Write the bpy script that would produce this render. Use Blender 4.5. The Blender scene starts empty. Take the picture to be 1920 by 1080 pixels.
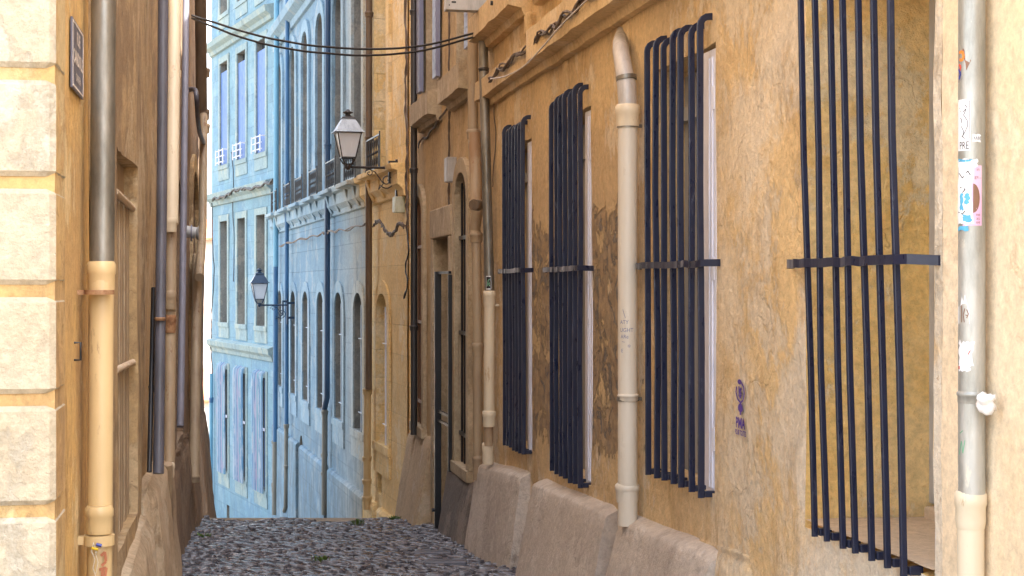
import bpy, math, random
from mathutils import Vector, Matrix, noise
R = math.radians
random.seed(7)
scene = bpy.context.scene
COL = scene.collection
# ------------------------------------------------------------------ camera, light, exposure
EZ = 1.4; F = 2900.0; CX = 960.0; HY = 535.0          # eye height, focal length and horizon in photo pixels
cam_d = bpy.data.cameras.new("camera"); cam = bpy.data.objects.new("camera", cam_d); COL.objects.link(cam)
cam.location = (0, 0, EZ); cam.rotation_euler = (R(90), 0, 0)
cam_d.sensor_width = 36; cam_d.lens = 36 * F / 1920; cam_d.shift_y = -(540 - HY) / 1920
cam_d.clip_start = 0.1; cam_d.clip_end = 2000
scene.camera = cam
SUN_EL, SUN_AZ = R(54), R(118)                        # azimuth clockwise from +Y
w = bpy.data.worlds.new("World"); scene.world = w; w.use_nodes = True
wn = w.node_tree; wn.nodes.clear()
sky = wn.nodes.new('ShaderNodeTexSky'); sky.sky_type = 'NISHITA'; sky.sun_disc = False
sky.sun_elevation = SUN_EL; sky.sun_rotation = SUN_AZ; sky.dust_density = 3.0; sky.air_density = 1.0
hs = wn.nodes.new('ShaderNodeHueSaturation'); hs.inputs['Saturation'].default_value = 0.45
bg = wn.nodes.new('ShaderNodeBackground'); bg.inputs[1].default_value = 0.15
wo = wn.nodes.new('ShaderNodeOutputWorld')
wn.links.new(sky.outputs[0], hs.inputs['Color']); wn.links.new(hs.outputs[0], bg.inputs[0]); wn.links.new(bg.outputs[0], wo.inputs[0])
sd = bpy.data.lights.new("sun", 'SUN'); sd.energy = 4.0; sd.angle = R(0.5); sd.color = (1, 0.94, 0.84)
sun = bpy.data.objects.new("sun", sd); COL.objects.link(sun)
sv = Vector((math.sin(SUN_AZ) * math.cos(SUN_EL), math.cos(SUN_AZ) * math.cos(SUN_EL), math.sin(SUN_EL)))
sun.rotation_euler = sv.to_track_quat('Z', 'Y').to_euler(); sun.location = (20, -20, 40)
scene.view_settings.view_transform = 'Standard'; scene.view_settings.look = 'None'
scene.view_settings.exposure = 2.75; scene.view_settings.gamma = 1
scene.cycles.max_bounces = 8; scene.cycles.diffuse_bounces = 5

# ------------------------------------------------------------------ frames of the facades
class Fac:
    """A facade: vertical plane whose ground line is X = a + b*Y. Local x runs along it, y out of it, z up."""
    def __init__(s, a, b, side):
        n = math.hypot(1, b); s.O = (a, 0.0)
        s.X = (b / n, 1 / n) if side > 0 else (-b / n, -1 / n)
        s.N = (-1 / n, b / n) if side > 0 else (1 / n, -b / n)
        s.rot = math.atan2(s.X[1], s.X[0])
    def world(f, s, o, z): return Vector((f.O[0] + s * f.X[0] + o * f.N[0], f.O[1] + s * f.X[1] + o * f.N[1], z))
    def s(f, px, o=0.0):
        t = (px - CX) / F
        return ((f.O[0] + o * f.N[0]) - t * (f.O[1] + o * f.N[1])) / (t * f.X[1] - f.X[0])
    def y(f, s, o=0.0): return f.O[1] + s * f.X[1] + o * f.N[1]
    def sy(f, Y): return (Y - f.O[1]) / f.X[1]
    def p(f, px, py, o=0.0):
        s = f.s(px, o); return (s, o, EZ + (HY - py) * f.y(s, o) / F)
    def z(f, py, s, o=0.0): return EZ + (HY - py) * f.y(s, o) / F
FR = Fac(2.546, -0.1931, 1); FL = Fac(-0.573, -0.1768, -1)
F2 = Fac(4.2, -0.2655, 1); F3 = Fac(10.15, -0.4241, 1)
class World_:
    X = (1, 0); N = (0, 1); O = (0, 0); rot = 0.0
    def world(f, s, o, z): return Vector((s, o, z))
FW = World_()
class Plane_:                                          # a frame given by origin and heading
    def __init__(s, O, h): s.O = O; s.rot = h; s.X = (math.cos(h), math.sin(h)); s.N = (-math.sin(h), math.cos(h))
    def world(f, s, o, z): return Vector((f.O[0] + s * f.X[0] + o * f.N[0], f.O[1] + s * f.X[1] + o * f.N[1], z))
def ground_z(Y):
    if Y < 2: return 0.237 - .091 * 2 + (2 - Y) * .01
    if Y < 20.1: return 0.237 - .091 * Y
    z = 0.237 - .091 * 20.1
    if Y < 48: return z - .165 * (Y - 20.1)
    return z - .165 * 27.9 - .02 * (Y - 48)

# ------------------------------------------------------------------ materials
MATS = {}
def NT(name, rough=0.8, metal=0.0):
    m = bpy.data.materials.new(name); m.use_nodes = True; nt = m.node_tree
    b = nt.nodes['Principled BSDF']; b.inputs['Roughness'].default_value = rough; b.inputs['Metallic'].default_value = metal
    return m, nt, b
def nd(nt, t, **k):
    n = nt.nodes.new(t)
    for a, v in k.items():
        if a.startswith('i_'): n.inputs[a[2:].replace('_', ' ')].default_value = v
        else: setattr(n, a, v)
    return n
def pos(nt, sc=(1, 1, 1), obj=False):
    g = nd(nt, 'ShaderNodeTexCoord').outputs['Object'] if obj else nd(nt, 'ShaderNodeNewGeometry').outputs['Position']
    mp = nd(nt, 'ShaderNodeMapping'); mp.inputs['Scale'].default_value = sc
    nt.links.new(g, mp.inputs['Vector']); return mp.outputs[0]
def nz(nt, vec, scale, detail=6, rough=0.6, dist=0.0):
    n = nd(nt, 'ShaderNodeTexNoise'); n.inputs['Scale'].default_value = scale; n.inputs['Detail'].default_value = detail
    n.inputs['Roughness'].default_value = rough; n.inputs['Distortion'].default_value = dist
    nt.links.new(vec, n.inputs['Vector']); return n.outputs['Fac']
def rng(nt, v, a, b, c=0.0, d=1.0):
    m = nd(nt, 'ShaderNodeMapRange'); m.inputs[1].default_value = a; m.inputs[2].default_value = b
    m.inputs[3].default_value = c; m.inputs[4].default_value = d; nt.links.new(v, m.inputs[0]); return m.outputs[0]
def mth(nt, op, a, b=None):
    m = nd(nt, 'ShaderNodeMath', operation=op)
    for i, v in enumerate((a, b)):
        if v is None: continue
        if isinstance(v, (int, float)): m.inputs[i].default_value = v
        else: nt.links.new(v, m.inputs[i])
    return m.outputs[0]
def mix(nt, f, a, b):
    m = nd(nt, 'ShaderNodeMix', data_type='RGBA')
    for i, v in ((0, f), (6, a), (7, b)):
        if isinstance(v, (int, float)): m.inputs[i].default_value = v
        elif isinstance(v, tuple): m.inputs[i].default_value = (*v, 1)
        else: nt.links.new(v, m.inputs[i])
    return m.outputs[2]
def bump(nt, b, h, strength=1.0, dist=0.01):
    n = nd(nt, 'ShaderNodeBump'); n.inputs['Strength'].default_value = strength; n.inputs['Distance'].default_value = dist
    nt.links.new(h, n.inputs['Height']); nt.links.new(n.outputs[0], b.inputs['Normal'])

def stucco(name, c1, c2, stain, pale, bumpd=0.012, streak=1.0, peel=None, courses=None, grime=None, stainamt=1.0, paleamt=1.0, fine=1.0, crack=.18, blend=None):
    m, nt, b = NT(name, 0.92)
    P = pos(nt); Pv = pos(nt, (1, 1, 0.42)); Pw = pos(nt, (1, 1, 0.75))
    big = rng(nt, nz(nt, P, 1.0, 10, .68, .3), .45, .55)
    col = mix(nt, big, c1, c2)
    if blend:                                          # second colour pair takes over along Y, edge broken by noise
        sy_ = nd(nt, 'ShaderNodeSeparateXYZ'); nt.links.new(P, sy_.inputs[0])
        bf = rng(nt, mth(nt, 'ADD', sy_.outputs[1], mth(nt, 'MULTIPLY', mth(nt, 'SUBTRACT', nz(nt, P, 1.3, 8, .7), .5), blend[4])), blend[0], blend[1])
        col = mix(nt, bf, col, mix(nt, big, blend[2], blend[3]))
    s1 = rng(nt, nz(nt, Pv, 3.2, 10, .74, .7), .53, .68, 0, .7 * streak * stainamt)
    col = mix(nt, s1, col, stain)
    pl = rng(nt, nz(nt, Pw, 1.5, 12, .72, .15), .53, .57, 0, .75 * paleamt)
    col = mix(nt, pl, col, pale)
    dk = rng(nt, nz(nt, P, 9, 8, .72), .60, .68, 0, .45 * stainamt)
    col = mix(nt, dk, col, stain)
    pit = rng(nt, nz(nt, P, 34, 4, .7), .66, .72, 0, .6 * stainamt)
    col = mix(nt, pit, col, stain)
    fn = nz(nt, P, 55 * fine, 5, .7); md = nz(nt, P, 11, 11, .70)
    sk = nd(nt, 'ShaderNodeMix', data_type='RGBA', blend_type='MULTIPLY'); sk.inputs[0].default_value = 1
    nt.links.new(col, sk.inputs[6]); v_ = rng(nt, nz(nt, P, 22, 8, .8), .35, .65, .80, 1.16)
    nt.links.new(v_, sk.inputs[7]); col = sk.outputs[2]
    wp = nd(nt, 'ShaderNodeVectorMath', operation='ADD'); nt.links.new(P, wp.inputs[0])
    ns = nd(nt, 'ShaderNodeTexNoise'); ns.inputs['Scale'].default_value = 2.5; ns.inputs['Detail'].default_value = 6; nt.links.new(P, ns.inputs['Vector']); nt.links.new(ns.outputs['Color'], wp.inputs[1])
    vc = nd(nt, 'ShaderNodeTexVoronoi', feature='DISTANCE_TO_EDGE'); vc.inputs['Scale'].default_value = 1.1; nt.links.new(wp.outputs[0], vc.inputs['Vector'])
    ck = mth(nt, 'MULTIPLY', rng(nt, vc.outputs['Distance'], .012, .004), rng(nt, nz(nt, P, 1.5, 3), .50, .58))
    col = mix(nt, mth(nt, 'MULTIPLY', ck, crack), col, tuple(q * .5 for q in stain))
    h = mth(nt, 'ADD', mth(nt, 'MULTIPLY', fn, .25), md)
    h = mth(nt, 'ADD', h, mth(nt, 'MULTIPLY', pl, -.22))
    h = mth(nt, 'SUBTRACT', h, mth(nt, 'MULTIPLY', ck, crack))
    bumpd *= 1.35
    sp = None
    if courses or peel or grime:
        sx = nd(nt, 'ShaderNodeSeparateXYZ'); nt.links.new(P, sx.inputs[0])
    if courses:
        ch, bw, hd, dark = courses                     # ashlar joints: course height, block length, heading, joint depth of tone
        mp = nd(nt, 'ShaderNodeMapping'); mp.inputs['Rotation'].default_value = (0, 0, -hd)
        nt.links.new(nd(nt, 'ShaderNodeNewGeometry').outputs['Position'], mp.inputs['Vector'])
        s2 = nd(nt, 'ShaderNodeSeparateXYZ'); nt.links.new(mp.outputs[0], s2.inputs[0])
        cb = nd(nt, 'ShaderNodeCombineXYZ'); nt.links.new(s2.outputs[0], cb.inputs[0]); nt.links.new(s2.outputs[2], cb.inputs[1])
        bk = nd(nt, 'ShaderNodeTexBrick'); bk.inputs['Scale'].default_value = 1.0
        bk.inputs['Brick Width'].default_value = bw; bk.inputs['Row Height'].default_value = ch
        bk.inputs['Mortar Size'].default_value = .006; bk.inputs['Mortar Smooth'].default_value = .4
        bk.inputs['Color1'].default_value = (.84, .84, .84, 1); bk.inputs['Color2'].default_value = (1, 1, 1, 1); bk.inputs['Mortar'].default_value = (dark, dark, dark, 1)
        nt.links.new(cb.outputs[0], bk.inputs['Vector'])
        mm = nd(nt, 'ShaderNodeMix', data_type='RGBA', blend_type='MULTIPLY'); mm.inputs[0].default_value = .75
        nt.links.new(col, mm.inputs[6]); nt.links.new(bk.outputs['Color'], mm.inputs[7]); col = mm.outputs[2]
        h = mth(nt, 'SUBTRACT', h, mth(nt, 'MULTIPLY', bk.outputs['Fac'], .8))
    if grime:
        z0, z1, gc = grime                             # damp stains rising from the ground
        g = mth(nt, 'MULTIPLY', rng(nt, sx.outputs[2], z1, z0), rng(nt, nz(nt, Pv, 4, 8, .7), .38, .6))
        col = mix(nt, mth(nt, 'MULTIPLY', g, .85), col, gc)
    if peel:
        acc = None
        for (y0, y1, z0, z1, th) in peel:
            zy = mth(nt, 'MULTIPLY', rng(nt, sx.outputs[1], y0 - .12, y0 + .12), rng(nt, sx.outputs[1], y1 + .12, y1 - .12))
            zz = mth(nt, 'MULTIPLY', rng(nt, sx.outputs[2], z0 - .25, z0 + .25), rng(nt, sx.outputs[2], z1 + .25, z1 - .25))
            k = mth(nt, 'MULTIPLY', mth(nt, 'MULTIPLY', zy, zz), th)
            acc = k if acc is None else mth(nt, 'MAXIMUM', acc, k)
        pn = nz(nt, P, 3.6, 9, .66, .5)
        mask = rng(nt, mth(nt, 'ADD', pn, acc), .80, .83)
        mask2 = rng(nt, mth(nt, 'ADD', nz(nt, P, 5.5, 9, .7, .8), acc), .93, .96)
        vo = nd(nt, 'ShaderNodeTexVoronoi'); vo.inputs['Scale'].default_value = 7; nt.links.new(P, vo.inputs['Vector'])
        rub = mix(nt, rng(nt, nz(nt, P, 14, 6, .7), .4, .62), (.44, .31, .18), (.27, .20, .135))
        dark = mix(nt, rng(nt, nz(nt, P, 30, 6, .7), .4, .62), (.15, .13, .12), (.28, .235, .19))
        rub = mix(nt, mask2, rub, dark)
        col = mix(nt, mask, col, rub)
        h = mth(nt, 'SUBTRACT', h, mth(nt, 'MULTIPLY', mask, 1.0))
        h = mth(nt, 'ADD', h, mth(nt, 'MULTIPLY', mth(nt, 'MULTIPLY', mask, vo.outputs['Distance']), -1.2))
        h = mth(nt, 'SUBTRACT', h, mth(nt, 'MULTIPLY', mask2, .9))
    nt.links.new(col, b.inputs['Base Color']); bump(nt, b, h, .9, bumpd)
    return m
def paint(name, c, rough=.45, metal=0.0, c2=None, sc=12, lo=.45, hi=.65, bd=.0015, c3=None, vert=True):
    m, nt, b = NT(name, rough, metal)
    P = pos(nt, (1, 1, .25) if vert else (1, 1, 1))
    c2 = c2 or tuple(x * .72 for x in c)
    col = mix(nt, rng(nt, nz(nt, P, sc, 7, .7), lo, hi), c, c2)
    if c3: col = mix(nt, rng(nt, nz(nt, P, sc * 2.2, 8, .75), .60, .66), col, c3)
    nt.links.new(col, b.inputs['Base Color'])
    nt.links.new(rng(nt, nz(nt, P, sc * 3, 5), .3, .7, max(0, rough - .12), min(1, rough + .15)), b.inputs['Roughness'])
    bump(nt, b, nz(nt, pos(nt), 40, 4), .6, bd)
    return m
M = {}
def mats():
    M['ochre'] = stucco('ochre_stucco', (.70, .51, .28), (.58, .42, .24), (.42, .25, .10), (.76, .64, .48), .026,
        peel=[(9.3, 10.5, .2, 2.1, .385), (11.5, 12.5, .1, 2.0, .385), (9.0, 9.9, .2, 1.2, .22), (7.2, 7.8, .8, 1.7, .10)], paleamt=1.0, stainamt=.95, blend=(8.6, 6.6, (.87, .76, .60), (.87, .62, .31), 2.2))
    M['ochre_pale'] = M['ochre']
    M['ochre_trim'] = stucco('ochre_trim_stucco', (.66, .49, .28), (.58, .425, .24), (.40, .25, .12), (.70, .56, .38), .012)
    M['reveal'] = stucco('reveal_yellow_stucco', (.94, .62, .22), (.92, .66, .30), (.78, .44, .11), (.93, .76, .48), .02)
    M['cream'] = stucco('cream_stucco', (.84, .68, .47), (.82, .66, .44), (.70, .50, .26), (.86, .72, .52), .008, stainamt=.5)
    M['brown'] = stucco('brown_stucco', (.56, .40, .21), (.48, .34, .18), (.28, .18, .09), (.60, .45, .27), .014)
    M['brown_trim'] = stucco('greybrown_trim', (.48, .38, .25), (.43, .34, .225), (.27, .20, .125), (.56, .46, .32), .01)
    M['buttress'] = stucco('buttress_render', (.52, .445, .375), (.46, .39, .33), (.28, .23, .19), (.60, .53, .46), .014, stainamt=.7)
    M['buttress_yellow'] = stucco('buttress_yellow_render', (.54, .40, .25), (.48, .36, .23), (.25, .19, .12), (.55, .45, .33), .014)
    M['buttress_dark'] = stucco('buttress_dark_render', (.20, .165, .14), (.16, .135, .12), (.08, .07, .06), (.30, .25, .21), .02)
    M['yellow'] = stucco('yellow_ashlar', (.88, .66, .33), (.86, .60, .26), (.62, .40, .15), (.90, .74, .48), .01, courses=(.42, .9, F2.rot, .72), crack=0, stainamt=.7)
    M['blue'] = stucco('blue_ashlar', (.20, .33, .43), (.17, .295, .41), (.085, .13, .17), (.33, .41, .46), .008, courses=(.42, .9, F2.rot, .62), grime=(-2.6, .2, (.11, .16, .19)), stainamt=.8, crack=0, blend=(27.5, 24.2, (.46, .46, .40), (.52, .47, .35), 1.5))
    M['blue_trim'] = stucco('blue_grey_trim', (.25, .38, .47), (.22, .34, .44), (.09, .125, .15), (.34, .43, .47), .006, stainamt=1, crack=0, blend=(27.5, 24.2, (.48, .47, .40), (.52, .47, .35), 1.5))
    M['paleblue'] = stucco('pale_blue_ashlar', (.20, .35, .43), (.17, .31, .42), (.11, .16, .19), (.27, .40, .47), .008, courses=(.42, .9, F3.rot, .68), grime=(-5.5, -3.0, (.12, .22, .28)), stainamt=.7, crack=0)
    M['paleblue_trim'] = stucco('pale_trim', (.28, .37, .37), (.24, .34, .37), (.10, .13, .13), (.36, .42, .38), .006, crack=0)
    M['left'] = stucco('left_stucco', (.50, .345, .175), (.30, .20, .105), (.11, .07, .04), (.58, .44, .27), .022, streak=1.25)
    M['left_foot'] = stucco('left_foot_render', (.58, .45, .30), (.50, .38, .25), (.26, .18, .11), (.64, .53, .38), .014)
    M['left_yellow'] = stucco('left_yellow_stucco', (.62, .39, .135), (.52, .32, .12), (.25, .13, .045), (.68, .52, .28), .016)
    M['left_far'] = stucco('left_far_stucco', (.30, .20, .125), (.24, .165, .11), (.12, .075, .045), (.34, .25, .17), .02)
    M['stone'] = stucco('cream_stone', (.47, .40, .295), (.45, .375, .265), (.36, .27, .16), (.50, .45, .36), .02, stainamt=.5, streak=.4, crack=0)
    M['stone_side'] = stucco('left_quoin_side', (.52, .34, .14), (.42, .26, .11), (.16, .10, .055), (.55, .42, .22), .014)
    M['pink'] = stucco('far_pink_wall', (.66, .50, .44), (.62, .46, .40), (.5, .34, .26), (.7, .6, .5), .01)
    M['white_wall'] = stucco('far_white_wall', (.75, .73, .70), (.72, .70, .66), (.5, .48, .44), (.78, .76, .72), .01, stainamt=.4, crack=0)
    M['tile'] = stucco('roof_tile', (.45, .16, .08), (.38, .13, .07), (.2, .08, .05), (.5, .25, .15), .02)
    M['navy'] = paint('navy_iron', (.011, .016, .042), .34, 0, (.010, .014, .036), 9, c3=(.05, .058, .09))
    M['black'] = paint('black_iron', (.012, .013, .017), .4, 0)
    M['dark'] = paint('dark_inside', (.02, .018, .016), .7)
    M['cream_pvc'] = paint('cream_pipe', (.70, .60, .44), .38, 0, (.62, .52, .38), 5, c3=(.5, .36, .22))
    M['white_pvc'] = paint('grey_white_pipe', (.62, .56, .47), .35, 0, (.56, .50, .41), 5, bd=.0006)
    M['yellow_pipe'] = paint('yellow_pipe', (.58, .42, .215), .45, 0, (.50, .36, .18), 5, .4, .6, c3=(.38, .26, .14))
    M['tan_pipe'] = paint('tan_pipe', (.37, .28, .18), .5, 0, (.28, .20, .13), 5, c3=(.22, .12, .06))
    M['rust'] = paint('rusty_collar', (.36, .20, .10), .7, 0, (.20, .09, .04), 26, .4, .6, .004, vert=False)
    M['rusty_tan'] = paint('rust_streaked_pipe', (.42, .31, .20), .55, 0, (.33, .20, .11), 8, .42, .6, c3=(.24, .09, .03))
    M['grey_pipe'] = paint('grey_tan_pipe', (.20, .20, .17), .5, 0, (.15, .15, .13), 8)
    M['zinc'] = paint('zinc_pipe', (.27, .25, .215), .46, .6, (.13, .12, .10), 6, .38, .62)
    M['zinc_light'] = paint('galvanised_pipe', (.50, .50, .47), .42, .45, (.30, .30, .27), 8, .38, .6, c3=(.6, .58, .5))
    M['zinc_dark'] = paint('dark_metal_pipe', (.065, .06, .06), .4, .3, (.04, .037, .035), 7)
    M['lead'] = paint('lead_sleeve', (.55, .51, .48), .5, .2, (.40, .37, .34), 9, .4, .6, .004)
    M['blue_pipe'] = paint('blue_pipe', (.045, .15, .30), .4, 0, (.03, .11, .23), 8)
    M['sky_pipe'] = paint('light_blue_pipe', (.15, .36, .50), .45, 0, (.12, .30, .43), 8)
    M['navy_pipe'] = paint('slate_blue_pipe', (.035, .085, .17), .4, 0, (.025, .06, .12), 8)
    M['lav_pipe'] = paint('slate_grey_pipe', (.20, .20, .25), .45, 0, (.16, .16, .20), 8)
    M['slate_pipe'] = paint('dark_slate_pipe', (.10, .10, .125), .42, 0, (.07, .07, .085), 8)
    M['brown_pipe'] = paint('brown_pipe', (.15, .10, .06), .5, 0, (.10, .065, .04), 8, c3=(.22, .12, .06))
    M['greyshut'] = paint('grey_shutter', (.30, .31, .33), .5, 0, (.25, .26, .28), 6)
    M['whitewood'] = paint('white_painted_wood', (.74, .74, .82), .45, 0, (.62, .62, .70), 10, c3=(.42, .40, .40))
    M['lavwood'] = paint('lavender_wood', (.22, .235, .34), .45, 0, (.17, .18, .28), 10)
    M['blueshut'] = paint('blue_shutter', (.06, .155, .42), .5, 0, (.045, .12, .34), 10, c3=(.05, .09, .2))
    M['oldwood'] = paint('bleached_wood', (.40, .30, .19), .8, 0, (.28, .20, .125), 30, .4, .6, .004)
    M['glass'] = paint('dark_pane', (.035, .045, .055), .12, 0, (.02, .025, .03), 3, bd=.0002)
    M['greyglass'] = paint('grey_pane', (.12, .16, .19), .18, 0, (.06, .08, .10), 2, bd=.0003, vert=False)
    M['milk'] = paint('milky_glass', (.74, .80, .88), .25, 0, (.70, .76, .84), 3, bd=.0002)
    M['lampmetal'] = paint('lamp_metal', (.035, .032, .035), .35, .2)
    M['lampblue'] = paint('lamp_blue_metal', (.02, .05, .10), .35, .2)
    M['lamproof'] = paint('lamp_roof_metal', (.34, .39, .45), .35, .2)
    M['plaque'] = paint('plaque_enamel', (.10, .095, .13), .4, 0, (.08, .075, .10), 20)
    M['lettering'] = paint('plaque_lettering', (.75, .66, .60), .5)
    M['purple'] = paint('purple_spray', (.10, .05, .30), .8, bd=.0001)
    M['ink'] = paint('blue_marker', (.16, .17, .30), .7, bd=.0001)
    M['inkblack'] = paint('print_black', (.02, .018, .02), .5, bd=.0001)
    M['paper'] = paint('sticker_paper', (.78, .78, .80), .5, 0, (.70, .70, .74), 20, bd=.0002)
    M['pinkpaper'] = paint('pink_paper', (.70, .42, .62), .55, 0, (.74, .52, .68), 20, bd=.0002)
    M['bluepaper'] = paint('blue_paper', (.10, .42, .66), .55, bd=.0002)
    M['redpaper'] = paint('red_print', (.62, .08, .05), .55, bd=.0002)
    M['orange'] = paint('orange_print', (.80, .24, .04), .5, bd=.0002)
    M['brownprint'] = paint('brown_print', (.25, .13, .08), .55, bd=.0002)
    M['bag'] = paint('white_plastic', (.78, .77, .76), .35, 0, (.7, .69, .68), 20)
    M['string'] = paint('string', (.68, .62, .5), .8)
    M['yellowplastic'] = paint('yellow_plastic', (.7, .5, .03), .4); M['blueplastic'] = paint('blue_plastic', (.03, .05, .3), .4)
    M['redpaint'] = paint('faded_red_spray', (.40, .14, .07), .8)
    M['greenpaint'] = paint('green_marker', (.2, .5, .3), .7)
    M['box'] = paint('grey_box_metal', (.46, .45, .44), .45, 0)
    M['box_green'] = paint('stained_white_box', (.66, .70, .58), .5, 0, (.45, .5, .35), 14)
    M['cable'] = paint('black_cable', (.012, .012, .014), .5); M['cablebrown'] = paint('brown_cable', (.12, .085, .06), .6)
    M['cablewhite'] = paint('white_cable', (.6, .55, .52), .5)
    M['leaf'] = paint('weed_leaf', (.10, .16, .03), .6)
    M['sillstone'] = stucco('sill_stone', (.60, .47, .33), (.55, .42, .29), (.4, .28, .17), (.66, .56, .44), .008, stainamt=.5)
    for i, c in enumerate([(.28, .40, .56), (.14, .30, .48), (.40, .50, .60), (.18, .40, .50), (.34, .36, .52), (.10, .24, .42)]):
        M['bar%d' % i] = paint('pastel_bar', c, .5, 0, random.choice([(.36, .36, .50), (.44, .52, .60), (.22, .42, .54), (.14, .30, .45)]), 6, .5, .6)
    # worn street stones
    m, nt, b = NT('street_cobble', .3)
    P = pos(nt); oi = nz(nt, pos(nt, (.7, 1.5, 1)), 8, 3, .6)
    col = mix(nt, rng(nt, oi, .35, .65), (.038, .037, .046), (.155, .152, .175))
    col = mix(nt, rng(nt, nz(nt, P, 22, 6), .56, .68), col, (.24, .21, .20))
    nt.links.new(col, b.inputs['Base Color']); nt.links.new(rng(nt, nz(nt, P, 30, 4), .3, .7, .10, .32), b.inputs['Roughness'])
    bump(nt, b, nz(nt, P, 30, 4), .5, .004); M['cobble'] = m
    m, nt, b = NT('street_earth', .95)
    P = pos(nt); nt.links.new(mix(nt, rng(nt, nz(nt, P, 3, 8), .4, .6), (.17, .14, .11), (.30, .25, .19)), b.inputs['Base Color'])
    bump(nt, b, nz(nt, P, 20, 8), 1, .03); M['earth'] = m
mats()

# ------------------------------------------------------------------ mesh building
ORG = {}
class MB:
    def __init__(s): s.v = []; s.f = []; s.sm = []
    def add(s, vs, fs, smooth=False):
        n = len(s.v); s.v += [tuple(v) for v in vs]; s.f += [tuple(i + n for i in f) for f in fs]; s.sm += [smooth] * len(fs)
        return s
    def box(s, a0, a1, b0, b1, c0, c1, rot=None, piv=None):
        a0, a1 = min(a0, a1), max(a0, a1); b0, b1 = min(b0, b1), max(b0, b1); c0, c1 = min(c0, c1), max(c0, c1)
        v = [Vector(p) for p in ((a0, b0, c0), (a1, b0, c0), (a1, b1, c0), (a0, b1, c0), (a0, b0, c1), (a1, b0, c1), (a1, b1, c1), (a0, b1, c1))]
        if rot:
            pv = Vector(piv or ((a0 + a1) / 2, (b0 + b1) / 2, (c0 + c1) / 2)); v = [pv + rot @ (p - pv) for p in v]
        return s.add(v, [(0, 3, 2, 1), (4, 5, 6, 7), (0, 1, 5, 4), (1, 2, 6, 5), (2, 3, 7, 6), (3, 0, 4, 7)])
    def tube(s, pts, r, n=12, cap=True, sq=False, el=(1, 1)):
        pts = [Vector(p) for p in pts]; k = len(pts); r = r if isinstance(r, (list, tuple)) else [r] * k
        if sq: n = 4
        rings = []; up = None
        for i, p in enumerate(pts):
            d = (pts[min(i + 1, k - 1)] - pts[max(i - 1, 0)]).normalized()
            if up is None:
                up = Vector((0, 1, 0)) if abs(d.y) < .9 else Vector((1, 0, 0))
            a = d.cross(up).normalized(); up = a.cross(d).normalized(); ring = []
            for j in range(n):
                t = 2 * math.pi * (j + (.5 if sq else 0)) / n; ring.append(p + (a * math.cos(t) * el[0] + up * math.sin(t) * el[1]) * r[i])
            rings.append(ring)
        vs = [v for q in rings for v in q]; fs = []
        for i in range(k - 1):
            for j in range(n): fs.append((i * n + j, i * n + (j + 1) % n, (i + 1) * n + (j + 1) % n, (i + 1) * n + j))
        s.add(vs, fs, not sq)
        if cap:
            s.add(rings[0], [tuple(range(n))[::-1]]); s.add(rings[-1], [tuple(range(n))])
        return s
    def lathe(s, a, b, prof, n=16):
        return s.tube([(a, b, z) for r, z in prof], [r for r, z in prof], n)
    def prism(s, poly, ax, lo, hi):
        """poly of 2-D points extruded along axis ax."""
        def q(p, h): l = list(p); l.insert(ax, h); return tuple(l)
        n = len(poly); vs = [q(p, lo) for p in poly] + [q(p, hi) for p in poly]
        return s.add(vs, [tuple(range(n))[::-1], tuple(range(n, 2 * n))] + [(i, (i + 1) % n, (i + 1) % n + n, i + n) for i in range(n)])
    def build(s, name, mat, parent=None, fac=None, org=None, bevel=0, kind=None, label=None, smooth=None):
        me = bpy.data.meshes.new(name)
        if parent is not None: fac, org = ORG[parent.name]
        O = Vector(org)
        me.from_pydata([tuple(Vector(v) - O) for v in s.v], [], s.f)
        sm = s.sm if smooth is None else [smooth] * len(s.f)
        me.polygons.foreach_set('use_smooth', sm); me.materials.append(mat if not isinstance(mat, str) else M[mat]); me.update()
        o = bpy.data.objects.new(name, me); COL.objects.link(o)
        if parent is not None: o.parent = parent
        else: o.location = fac.world(*org); o.rotation_euler = (0, 0, fac.rot)
        ORG[o.name] = (fac, org)
        if bevel:
            bv = o.modifiers.new('bevel', 'BEVEL'); bv.width = bevel; bv.segments = 2; bv.limit_method = 'ANGLE'; bv.angle_limit = R(50)
        if kind: o['kind'] = kind
        if label: o['label'] = label
        return o
def thing(name, label, cat, fac, org, group=None):
    o = bpy.data.objects.new(name, None); COL.objects.link(o); o.empty_display_size = .2
    o.location = fac.world(*org); o.rotation_euler = (0, 0, fac.rot); o['label'] = label; o['category'] = cat
    if group: o['group'] = group
    ORG[o.name] = (fac, org); return o
def tag(o, label, cat, group=None):
    o['label'] = label; o['category'] = cat
    if group: o['group'] = group
    return o
def copy_part(o, ds):
    """copy of a part (and its sub-parts) shifted ds along its facade"""
    c = o.copy(); COL.objects.link(c); c.parent = o.parent; c.location = (o.location[0] + ds[0], o.location[1] + ds[1], o.location[2] + ds[2])
    for ch in list(o.children):
        g = ch.copy(); COL.objects.link(g); g.parent = c
    return c

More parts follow.
